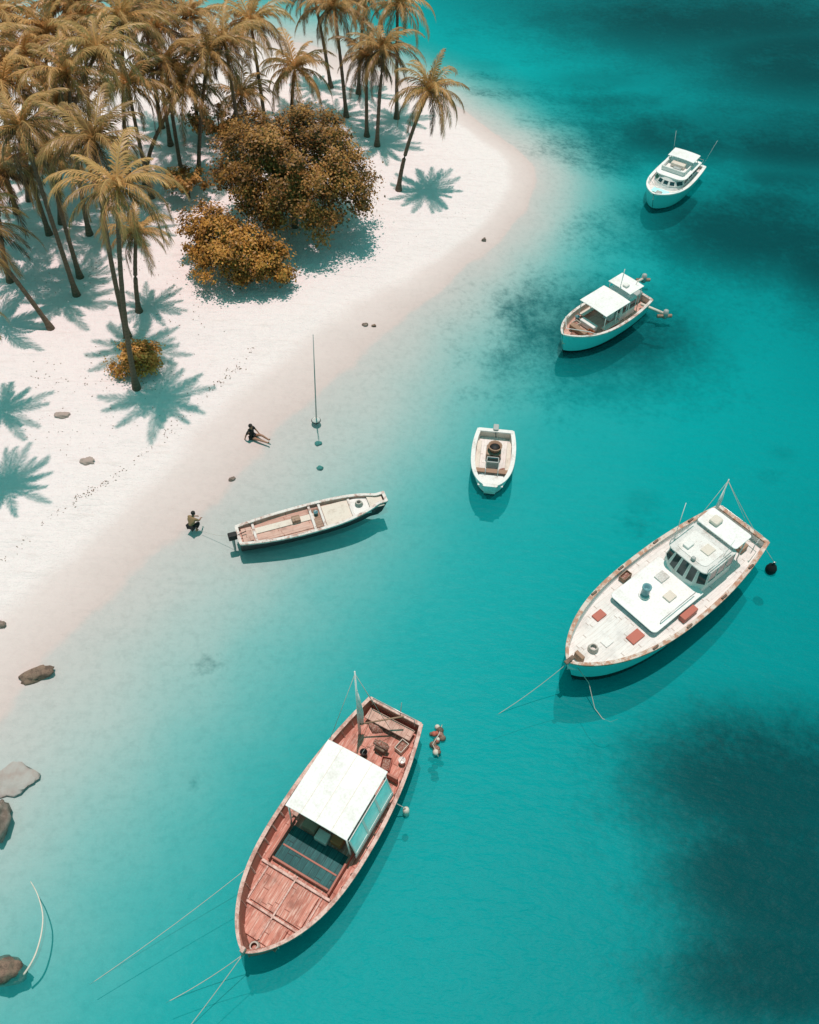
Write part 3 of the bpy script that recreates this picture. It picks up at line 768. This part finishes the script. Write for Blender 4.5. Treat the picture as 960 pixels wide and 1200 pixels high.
MB().tube([(-5.72,-1.34,3.6),(-5.66,-1.3,2.8),(-5.62,-1.3,2.0)], [.03,.10,.08], 7).build('furled_sail', M['white2'], m, True)
Bt.bar('radio_antenna', [(-1.9,-1.15,2.7),(-2.35,-1.45,5.0)], .018, 'white'); Bt.bar('radio_antenna', [(-3.0,1.0,2.75),(-3.2,1.1,4.0)], .012, 'white')
Bt.bar('roof_rail', [(-1.6,-1.15,2.75),(-1.6,-1.15,3.0),(-3.4,-1.15,3.0)], .02, 'metal'); Bt.bar('roof_rail', [(-1.6,1.15,2.75),(-1.6,1.15,3.0),(-3.4,1.15,3.0)], .02, 'metal')
Bt.bar('hand_rail', [(1.4,1.2,1.4),(1.4,1.2,1.65),(-1.1,1.2,1.65)], .02, 'metal')
Bt.bar('stern_rail', [(-5.2,1.4,1.5),(-5.2,1.4,2.1),(-6.05,1.25,2.1),(-6.05,-1.25,2.1),(-5.2,-1.4,2.1),(-5.2,-1.4,1.5)], .022, 'metal')
Bt.box('bow_bitt', (L/2-.85,0,1.3), (.2,.5,.5), 'wood', .03); Bt.box('anchor_roller', (L/2-.1,0,1.9), (.55,.2,.12), 'rock', .03)
for x in (-4.6,-2.2,.4,2.6):
    q = (x+L/2)/L
    for sg in (1,-1): Bt.box('rail_cleat', (x,sg*(Bt.hb(q)-.06),Bt.sh(q)+.1), (.35,.1,.09), 'rock', .02)
for x in (-3.6,-2.0,-.2,1.6):
    q = (x+L/2)/L
    Bt.box('port_hole', (x,(Bt.hb(q)*.962),Bt.sh(q)*.62+.05), (.34,.05,.14), 'glass', .02)
coil(Bt, 4.7,.05,1.06, .24, 'coil of pale rope on the bow of the large white boat')
crate(Bt, .5,-1.75,1.04, (.6,.34,.26), 'wood', 'brown crate by the far rail of the large white boat', .05)
heap(Bt.w(-5.3,-.3,1.03), .4,.3,.3, 'net', 'net_heap', 'small heap of russet net at the stern of the large white boat', 'net', 8.3)
b0 = Bt.w(L/2-.05,0,1.7)
rope(sag(b0, G(582,838,-.05), .25), 'mooring rope from the white boat bow out to the left', .014)
p1 = G(690,800,.9)
rope([b0+Vector((.3,.0,-.1))]+[p1.lerp(G(697,830,.1),k/5) for k in range(6)]+[G(706,842,.0),G(715,846,-.05),G(724,843,-.1)], 'slack pale rope trailing into the water below the white boat bow', .018)
bb = G(903,668,.12)
t = thing('mooring_buoy', 'black round buoy hanging off the stern of the large white boat', 'buoy', bb)
MB().lathe([(.03,-.34),(.2,-.28),(.28,-.1),(.29,.05),(.22,.25),(.1,.36),(.05,.44),(.05,.5)], (0,0,.1), 16).build('ball', M['black'], t, True)
MB().tube([(.0+.09*math.cos(a),0,.62+.09*math.sin(a)) for a in [k*math.pi/6 for k in range(13)]], .02, 5).build('ring', M['metal'], t)
rope(sag(Bt.w(-5.74,-1.35,4.2), bb+Vector((0,0,.65)), .15), 'thin rope from the white boat mast down to the black buoy', .014)

# ---- C: small white skiff
Cs = Boat('motor_skiff', 'small white open skiff with an outboard in the middle of the bay', 'boat', (574,574), (581,506), .6)
L = Cs.L
Cs.hull(2.45, .75, .68, .85, .22, .84, 2.6, 'white', 'boot', 'cream', 'deckwhite', 'white', .25, .1, .36, .30, .1, .24, 0, -.5, .55)
Cs.box('bow_deck', (L/2-.62,0,.64), (.8,1.4,.06), 'white', .2); Cs.box('thwart', (.75,0,.5), (.3,2.0,.07), 'wood')
Cs.box('side_bench', (-.4,.86,.45), (2.3,.26,.06), 'cream'); Cs.box('side_bench', (-.4,-.86,.45), (2.3,.26,.06), 'cream')
Cs.box('console', (.2,.0,.55), (.45,.7,.65), 'grey', .05); Cs.box('console_screen', (.28,0,.98), (.1,.6,.2), 'glass', .02)
for y in (-.35,.35): Cs.bar('centre_rail', [(1.3,y,.5),(1.25,y,.85),(.3,y,.95)], .025, 'metal')
Cs.box('engine_box', (-.65,0,.5), (.8,.85,.5), 'brown', .06)
t = Cs.item('round_tub', 'dark brown round tub standing on the engine box of the small skiff', 'tub', -.65,.05,.75)
MB().lathe([(.28,0),(.38,.32),(.41,.32),(.41,.36),(.34,.36),(.26,.06)], n=18).build('tub', M['wood'], t, True)
MB().lathe([(.31,.22),(.22,.30),(.05,.34)], n=18).build('contents', M['black'], t, True)
coil(Cs, 1.25,.3,.24, .18, 'rope coil in the bow of the small skiff', 'darkrope')
bucket(Cs, 1.15,-.5,.24, .13,.25, 'bluegrey', 'blue grey bucket beside the thwart of the small skiff')
heap(Cs.w(.45,.62,.24), .22,.2,.2, 'net', 'net_heap', 'small heap of net beside the console of the small skiff', 'net', 4.2)
outboard(Cs, -L/2-.12, 0, .5, 'grey')

# ---- D: long canoe
D = Boat('long_canoe', 'long narrow wooden canoe with pink and cream deck boards close to the beach', 'boat', (452,584), (279,629), .5, .1)
L = D.L
D.hull(1.95, .60, .48, .66, .30, .66, 2.8, 'navy', 'boot', 'pinkboard', 'pinkboard', 'whiterail', .5, .07, .45, .36, -.04, .17, 0, -.6)
D.box('deck_board', (-1.7,.20,.335), (3.6,.40,.05), 'cream'); D.box('deck_board', (-1.6,-.40,.335), (3.2,.36,.05), 'pinkboard')
D.box('deck_panel', (1.35,0,.345), (1.5,1.40,.05), 'cream'); D.box('deck_panel', (2.65,0,.40), (.95,1.2,.05), 'white')
D.box('bow_cover', (3.5,0,.52), (.8,.9,.05), 'cream'); D.box('stern_cover', (-3.6,0,.48), (.55,.95,.05), 'pinkboard')
for x in (-3.2,-.05,.5,2.13): D.box('cross_beam', (x,0,.43), (.14,2*D.hb((x+L/2)/L)-.16,.06), 'whiterail')
D.box('open_well', (.22,0,.325), (.36,1.3,.04), 'brown', .01); D.box('seat_box', (-.9,.2,.45), (.45,.4,.2), 'brown', .03)
outboard(D, -L/2-.28, 0, .42)
st = D.w(-L/2,.0,.6)
bucket(D, .22,.25,.34, .12,.22, 'bluegrey', 'blue grey bailing bucket in the middle of the long canoe')
coil(D, 2.6,.1,.43, .2, 'coil of pale rope on the front deck panel of the long canoe')

# ---- E: cabin boat
E = Boat('cabin_boat', 'white cabin boat with two stacked roofs and stern booms, above the skiff', 'boat', (658,398), (748,342), 1.0, .2)
L = E.L
E.hull(3.1, 1.05, .95, 1.4, .6, .80, 2.6, 'teal', 'boot', 'cream', 'pinkboard', 'whiterail', .5, .09, .4, .012, -.02, .18, 0, -.7, .78)
E.house(-2.3, -.75, 1.85, .6, 1.95, 'white', 'glass', 3, 2, 1, .2, .64, .46)
E.slab('front_roof', -1.3, 1.0, 2.25, 2.02, .05, 'white2', .02, 0, .04)
E.slab('upper_roof', -2.75, -1.4, 1.85, 2.42, .05, 'white2', .02, 0, .03)
for x in (-2.65,-1.5):
    for y in (-.83,.83): E.bar('roof_post', [(x,y,.6 if x < -2.4 else 1.95),(x,y,2.44)], .03, 'white')
for y in (-1.04,1.04):
    for x in (.9,-.2,-1.15): E.bar('roof_post', [(x,y,.6),(x,y,2.04)], .03, 'white')
E.box('side_bench', (.1,-.95,.85), (1.4,.35,.08), 'cream'); E.box('side_bench', (.1,.95,.85), (1.4,.35,.08), 'cream')
E.box('helm', (-.45,.3,1.05), (.35,.6,.8), 'white', .04)
E.bar('mast', [(-1.5,0,2.5),(-1.55,0,3.8)], .03, 'white'); E.box('radar', (-1.8,.2,2.57), (.35,.35,.14), 'white', .05)
E.bar('radio_antenna', [(-2.4,.5,2.45),(-2.6,.6,3.3)], .012, 'black')
for y0, y1, x1 in ((-.9,-1.0,-5.6),(.9,2.4,-3.7)):
    bmr = E.bar('boom', [(-2.9,y0,.95),(x1,y1,.6)], .10, 'cream'); 
    MB().lathe([(.03,-.36),(.16,-.3),(.19,0),(.16,.3),(.03,.36)], (x1,y1,.6), 10).build('boom_float', M['grey'], bmr, True)
    MB().tube([(x1+.45,y1-.3,.5),(x1-.3,y1+.3,.5)], .12, 8).build('boom_bar', M['brown'], bmr)
E.box('motor_cover', (-3.2,0,1.0), (.7,.9,.7), 'grey', .06); E.box('net_roller', (2.1,0,.9), (.35,1.3,.35), 'wood', .05)
E.box('fore_locker', (1.15,.0,.82), (.4,1.2,.4), 'white', .04)
E.bar('bow_rail', [(1.6,-1.25,1.05),(2.4,-.95,1.55),(3.4,0,1.75),(2.4,.95,1.55),(1.6,1.25,1.05)], .022, 'white')
crate(E, 1.65,.6,.62, (.45,.4,.28), 'orange', 'orange crate on the bow deck of the cabin boat with two roofs', .2)
crate(E, 1.65,-.6,.62, (.45,.4,.28), 'cream', 'pale crate on the bow deck of the cabin boat with two roofs', -.1)
heap(E.w(2.6,.1,.62), .35,.3,.25, 'net', 'net_heap', 'heap of net in the bow of the cabin boat with two roofs', 'net', 2.2)
bucket(E, 1.15,-.95,.62, .14,.28, 'bluegrey', 'blue grey bucket on the deck of the cabin boat with two roofs')

# ---- F: motor yacht
Y = Boat('motor_yacht', 'white motor yacht with open flybridge, farthest from the camera', 'boat', (765,232), (807,189), 1.0, .1)
L = Y.L
Y.hull(3.15, 1.0, .95, 1.3, .8, .92, 2.7, 'teal', 'boot', 'white', 'deckwhite', 'white2', .6, .09, .38, .012, -.05, .24, .04, -.6, .75)
Y.house(-2.1, 1.35, 2.3, .8, 1.5, 'white', 'glass', 3, 3, 2, .6, .58, .36, nose=.7)
Y.rslab('cabin_roof', -2.6, .75, 2.5, 1.51, .07, 'white2', .6, .15)
Y.box('flybridge_front', (.1,0,1.75), (.12,1.8,.34), 'white', .04)
for y in (-.90,.90): Y.box('flybridge_side', (-.75,y,1.74), (1.6,.1,.30), 'white', .03)
Y.box('helm_seat', (-.9,0,1.74), (.5,1.1,.32), 'cream', .06); Y.box('helm_console', (-.15,.2,1.78), (.3,.6,.32), 'grey', .04)
Y.slab('sun_shade', -2.4, -1.1, 2.1, 2.1, .05, 'white2', .02, 0, .05)
for x in (-2.3,-1.2):
    for y in (-.95,.95): Y.bar('shade_post', [(x,y,1.58),(x,y,2.12)], .025, 'metal')
Y.box('cabin_stripe', (1.8,0,.87), (.6,1.3,.06), 'paleglass', .03)
Y.box('hatch', (2.1,0,.93), (.45,.45,.06), 'grey', .02)
Y.box('cockpit_seat', (-2.85,0,1.0), (.4,2.0,.35), 'brown', .05); Y.box('engine_cover', (-2.35,.5,.98), (.35,.6,.35), 'redhatch', .05)
for (y,dx,dy) in ((-1.2,-.5,-.5),(1.2,-1.2,.6)): Y.bar('fishing_rod', [(-2.8,y,1.0),(-2.8+dx*.7,y+dy*.7,3.0)], .010, 'white', 4)
Y.bar('bow_rail', [(.8,-1.35,1.05),(1.6,-1.15,1.5),(L/2-.25,0,1.7),(1.6,1.15,1.5),(.8,1.35,1.05)], .018, 'metal')
Y.bar('stern_rail', [(-2.3,-1.25,1.0),(-2.4,-1.25,1.5),(-3.1,-1.15,1.5),(-3.1,1.15,1.5),(-2.4,1.25,1.5),(-2.3,1.25,1.0)], .018, 'metal')

# ------------------------------------------------------------------ pole, rocks, debris
pb = GT(371,497); pb.z = 0
top = at_y(367,392,pb.y)
t = thing('marker_pole', 'tall thin pole on a round float at the edge of the shallows', 'pole', pb)
MB().tube([(0,0,-.3),(top.x-pb.x,0,top.z)], [.045,.022], 8).build('pole', M['grey'], t, True)
MB().lathe([(.05,-.05),(.22,-.02),(.27,.06),(.22,.15),(.10,.2),(.06,.26)], n=18).build('float', M['palegrey'], t, True)
MB().lathe([(.275,.03),(.29,.06),(.275,.09),(.26,.06)], n=18).build('float_band', M['black'], t, True)
def rock(px, py, rx, ry, h, mat, label, seed, sink=.25, rz=0.):
    p = GT(px, py)
    vs = []; fs = []; n = 28; m = 18
    for j in range(m+1):
        th = math.pi*j/m
        for k in range(n):
            a = 2*math.pi*k/n; v = Vector((math.sin(th)*math.cos(a), math.sin(th)*math.sin(a), math.cos(th)))
            w = 1+.38*noise.noise(v*1.3+Vector((seed,seed*.7,0)))+.2*noise.noise(v*3.2+Vector((seed,0,3)))+.10*abs(noise.noise(v*7+Vector((0,seed,3))))
            vs.append((v.x*w*rx, v.y*w*ry, v.z*w*h))
    for j in range(m):
        for k in range(n): fs.append((j*n+k, (j+1)*n+k, (j+1)*n+(k+1)%n, j*n+(k+1)%n))
    o = MB().add(vs, fs).build('rock', M[mat], None, True); o.location = p+Vector((0,0,h*(1-sink)-h*.5)); o.rotation_euler = (0,0,rz)
    return tag(o, label, 'rock')
rock(43,792,.74,.36,.30,'rock','flat brown rock on the wet sand at the left, well below the people',1.2,.3,.4)
rock(1,733,.26,.2,.18,'rockgrey','small dark rock cut by the left edge of the beach',2.7)
rock(272,562,.2,.12,.12,'rockgrey','small dark stone at the waterline between the people and the canoe',3.9,.2,.6)
rock(428,381,.2,.14,.12,'rockgrey','left one of two small stones on the open beach',4.4)
rock(438,382,.15,.12,.09,'rock','right one of two small stones on the open beach',5.9)
rock(567,282,.17,.12,.18,'rockgrey','small dark stone alone on the pale point of the beach',6.1)
rock(73,487,.45,.24,.18,'rockpink','flat greyish rock on the sand below the palms',7.7,.45)
rock(102,541,.38,.26,.18,'rockpink','pale flat rock on the sand lower down below the palms',8.2,.45)
rock(3,964,.42,.85,.6,'rockgrey','jagged dark rock standing in the shallows at the left edge',9.3,-.2,.2)
rock(6,912,1.25,.8,.14,'rockbrown','broad pinkish rock just under the water at the left edge',10.6,.9)
rock(18,1143,.72,.52,.65,'rock','brown rock in the water in the bottom left corner',12.1,-1.0)
rock(373,520,.2,.18,.12,'sealump','small dark lump under the water just below the marker pole',15.1,.5)  # two low dark teal lumps on the bottom, in line below the pole
rock(375,549,.22,.16,.12,'sealump','small dark lump under the water second below the marker pole',16.1,.5)
bp = [G(36,1033,.25),G(44,1048,.35),G(50,1070,.4),G(49,1092,.35),G(43,1115,.3),G(36,1130,.2),G(28,1142,.0)]
pts = [tuple(p) for p in bp]
bro = MB().tube(catmull(pts,4), [.018+.03*k/24 for k in range(25)], 7).build('driftwood_branch', M['cream'], None, True)
tag(bro, 'pale curved driftwood branch rising from the water beside the corner rock', 'branch')
mb = MB(); rd = random.Random(4)
def trail(pxs, n, spread, smin, smax):
    P_ = catmull([tuple(p) for p in pxs], 12)
    for _ in range(n):
        i = rd.randrange(len(P_)-1); f = rd.random(); q = [P_[i][k]*(1-f)+P_[i+1][k]*f for k in (0,1)]
        p = GT(q[0]+rd.gauss(0,spread), q[1]+rd.gauss(0,spread*.6))
        s = rd.uniform(smin,smax); a = rd.uniform(0,6.28)
        d = Vector((math.cos(a),math.sin(a),0))*s; e = Vector((-d.y,d.x,0))*rd.uniform(.25,.6)
        c = p+Vector((0,0,.015))
        mb.add([c-d, c-e, c+d, c+e, c+Vector((0,0,s*.5))], [(0,1,4),(1,2,4),(2,3,4),(3,0,4)])
trail([(300,408),(262,442),(200,505),(140,555),(100,580),(55,612),(0,660)], 170, 4, .02, .07)
trail([(240,460),(285,430)], 40, 3, .03, .09)
trail([(90,585),(135,560)], 30, 3, .03, .08)
trail([(430,300),(470,262),(545,250)], 40, 18, .02, .05)
trail([(40,440),(120,440),(180,430),(230,350)], 160, 24, .02, .08)
trail([(30,500),(120,500),(200,450)], 70, 24, .02, .06)
trail([(80,330),(150,320),(230,330)], 120, 26, .02, .08)
o = mb.build('beach_weed', M['weed']); o['kind'] = 'stuff'; o['label'] = 'broken line of dry weed and crumbs along the sand'; o['category'] = 'seaweed'

# ------------------------------------------------------------------ people
def skin_obj(name, islands, mat, parent, sub=1):
    vs = []; es = []; rad = []; roots = []
    for pts, edges in islands:
        k = len(vs); roots.append(k)
        for p, r in pts: vs.append(tuple(p)); rad.append(r)
        es += [(a+k, b+k) for a, b in edges]
    me = bpy.data.meshes.new(name); me.from_pydata(vs, es, []); me.materials.append(mat)
    o = bpy.data.objects.new(name, me); C.objects.link(o); o.parent = parent
    md = o.modifiers.new('skin', 'SKIN'); md.use_smooth_shade = True
    sv = me.skin_vertices[0].data
    for i, r in enumerate(rad): sv[i].radius = (r, r); sv[i].use_root = i in roots
    sb = o.modifiers.new('sub', 'SUBSURF'); sb.levels = sub+1; sb.render_levels = sub+1
    return o
def person(label, px, rz, pose, top, bottom, long_legs=True, scale=1.):
    b = GT(*px); b.z = max(b.z, 0)
    t = thing('person', label, 'person', b, rz, 'people at the edge of the beach'); t.scale = (scale,)*3
    J = pose; V = Vector
    order = ['pelvis','belly','chest','neck','jaw','skull','top']
    rad = dict(pelvis=.125,belly=.115,chest=.135,neck=.052,jaw=.07,skull=.088,top=.06)
    pts = [(V(J[k]), rad[k]) for k in order]; edges = [(i,i+1) for i in range(6)]
    for sd in ('L','R'):
        k = len(pts)
        pts += [(V(J['sh'+sd]),.062),(V(J['el'+sd]),.043),(V(J['wr'+sd]),.028),(V(J['ha'+sd]),.036)]
        edges += [(2,k),(k,k+1),(k+1,k+2),(k+2,k+3)]
        k = len(pts)
        pts += [(V(J['hi'+sd]),.09),(V(J['kn'+sd]),.06),(V(J['an'+sd]),.04),(V(J['to'+sd]),.035)]
        edges += [(0,k),(k,k+1),(k+1,k+2),(k+2,k+3)]
    isl = [(pts, edges)]
    for sd in ('L','R'):
        h = V(J['ha'+sd]); w = V(J['wr'+sd]); d = (h-w).normalized(); s = d.cross(V((0,0,1)) if abs(d.z) < .9 else V((1,0,0))).normalized(); n = d.cross(s)
        for q, ln in zip((-.027,-.009,.009,.027), (.06,.072,.068,.052)):
            a = h+s*q+d*.012
            isl.append(([(a,.009),(a+d*ln*.6+n*.008,.0085),(a+d*ln+n*.025,.007)], [(0,1),(1,2)]))
        a = h-d*.02+s*.025
        isl.append(([(a,.011),(a+s*.03+d*.02,.01),(a+s*.04+d*.045,.008)], [(0,1),(1,2)]))
    body = skin_obj('body', isl, M['skin'], t)
    jaw, sk, tp = V(J['jaw']), V(J['skull']), V(J['top'])
    up = (tp-jaw).normalized(); fw = V(J.get('face',(1,0,0))); fw = (fw-up*fw.dot(up)).normalized(); sdv = up.cross(fw)
    fmid = jaw.lerp(sk,.55)
    mb = MB(); mb.tube([fmid+fw*.07+up*.025, fmid+fw*.105-up*.012], [.010,.016], 6)
    for q in (-1,1): mb.tube([fmid+sdv*q*.085-up*.03, fmid+sdv*q*.09+up*.03], .016, 6)
    mb.build('nose_and_ears', M['skin'], body, True)
    mb = MB()
    for q in (-1,1): mb.tube([fmid+fw*.082+sdv*(q*.032-.01)+up*.03, fmid+fw*.082+sdv*(q*.032+.01)+up*.03], .007, 5)
    mb.tube([fmid+fw*.085-sdv*.022-up*.042, fmid+fw*.085+sdv*.022-up*.042], .005, 5)
    mb.build('eyes_and_mouth', M['hair'], body)
    vs = []; fs = []; n = 16; m = 7
    for j in range(m+1):
        th = R(108)*j/m
        for k in range(n):
            a = 2*math.pi*k/n; v = up*math.cos(th)+(fw*math.cos(a)+sdv*math.sin(a))*math.sin(th)
            cut = 1. if not (math.cos(a) > .45 and th > R(62)) else .72
            vs.append(sk-fw*.012+v*(.108*cut)+up*.012)
    for j in range(m):
        for k in range(n): fs.append((j*n+k,(j+1)*n+k,(j+1)*n+(k+1)%n,j*n+(k+1)%n))
    MB().add(vs, fs).build('hair', M['hair'], body, True)
    shirt = [(V(J['pelvis'])+V((0,0,.02)),.145),(V(J['belly']),.135),(V(J['chest']),.155),(V(J['chest']).lerp(V(J['neck']),.5),.085)]
    ed = [(0,1),(1,2),(2,3)]
    for sd in ('L','R'):
        k = len(shirt); a, b2 = V(J['sh'+sd]), V(J['el'+sd]); shirt += [(a,.078),(a.lerp(b2,.75),.062)]; ed += [(2,k),(k,k+1)]
    if top: skin_obj('shirt', [(shirt, ed)], M[top], body)
    pant = [(V(J['pelvis'])-V((0,0,.005)),.15)]; ed = []
    for sd in ('L','R'):
        k = len(pant); h, kn, an = V(J['hi'+sd]), V(J['kn'+sd]), V(J['an'+sd])
        if long_legs: pant += [(h,.108),(h.lerp(kn,.5),.092),(kn,.078),(kn.lerp(an,.65),.07)]; ed += [(0,k),(k,k+1),(k+1,k+2),(k+2,k+3)]
        else: pant += [(h,.108),(h.lerp(kn,.3),.096)]; ed += [(0,k),(k,k+1)]
    skin_obj('trousers' if long_legs else 'shorts', [(pant, ed)], M[bottom], body)
    return t
sit = dict(pelvis=(0,0,.13),belly=(-.02,0,.29),chest=(-.02,0,.50),neck=(.0,0,.68),jaw=(.03,0,.75),skull=(.03,0,.83),top=(.02,0,.89),face=(1,0,-.3),
 shL=(-.02,.19,.60),elL=(.10,.26,.36),wrL=(.30,.19,.24),haL=(.37,.17,.22),shR=(-.02,-.19,.60),elR=(-.16,-.27,.36),wrR=(-.24,-.27,.12),haR=(-.27,-.27,.06),
 hiL=(.04,.11,.12),knL=(.46,.14,.22),anL=(.86,.12,.06),toL=(.92,.13,.16),hiR=(.04,-.11,.12),knR=(.47,-.10,.12),anR=(.90,-.06,.05),toR=(.96,-.06,.16))
crouch = dict(pelvis=(-.05,0,.42),belly=(.03,0,.56),chest=(.14,0,.74),neck=(.24,0,.90),jaw=(.29,0,.96),skull=(.31,0,1.04),top=(.31,0,1.10),face=(1,0,-.4),
 shL=(.15,.19,.84),elL=(.34,.23,.62),wrL=(.52,.14,.50),haL=(.58,.11,.46),shR=(.15,-.19,.84),elR=(.33,-.24,.62),wrR=(.52,-.15,.52),haR=(.58,-.12,.48),
 hiL=(-.03,.11,.40),knL=(.34,.17,.46),anL=(.06,.15,.07),toL=(.22,.17,.035),hiR=(-.03,-.11,.40),knR=(.33,-.17,.44),anR=(.04,-.15,.07),toR=(.20,-.17,.035))
person('person in black top and shorts sitting on wet sand, bare legs stretched right', (296,513), R(-22), sit, 'blackcloth', 'blackcloth', False, 1.2)
person('person in tan and dark clothing crouching at the waterline left of the canoe', (227,624), R(60), crouch, 'tancloth', 'blackcloth', True, 1.15)
pr = GT(237,626)
rope(sag(st, pr+Vector((0,0,.3)), .2), 'thin line from the canoe stern to the crouching person', .010)

# ------------------------------------------------------------------ light
el = R(79.5); sdv = Vector((.12, 1.0, 0)).normalized()
sun_dir = Vector((sdv.x*math.cos(el), sdv.y*math.cos(el), math.sin(el)))
sl = bpy.data.lights.new('Sun', 'SUN'); so = bpy.data.objects.new('Sun', sl); C.objects.link(so)
sl.energy = 3.4; sl.angle = R(.7); sl.color = (1.0, .79, .755)
so.rotation_euler = sun_dir.to_track_quat('Z', 'Y').to_euler(); so.location = (0, 0, 120)
w = bpy.data.worlds.new('World'); scene.world = w; w.use_nodes = True
nt = w.node_tree; nt.nodes.clear()
sk = nt.nodes.new('ShaderNodeTexSky'); sk.sky_type = 'NISHITA'; sk.sun_disc = False; sk.sun_elevation = el; sk.sun_rotation = math.atan2(sdv.x, sdv.y)
mx = nt.nodes.new('ShaderNodeMixRGB'); mx.blend_type = 'MULTIPLY'; mx.inputs[0].default_value = 1; mx.inputs[2].default_value = (.30, 1.0, .63, 1)
bg = nt.nodes.new('ShaderNodeBackground'); bg.inputs[1].default_value = .14
wo = nt.nodes.new('ShaderNodeOutputWorld')
nt.links.new(sk.outputs[0], mx.inputs[1]); nt.links.new(mx.outputs[0], bg.inputs[0]); nt.links.new(bg.outputs[0], wo.inputs[0])
scene.view_settings.view_transform = 'Standard'; scene.view_settings.look = 'None'; scene.view_settings.exposure = 0; scene.view_settings.gamma = 1
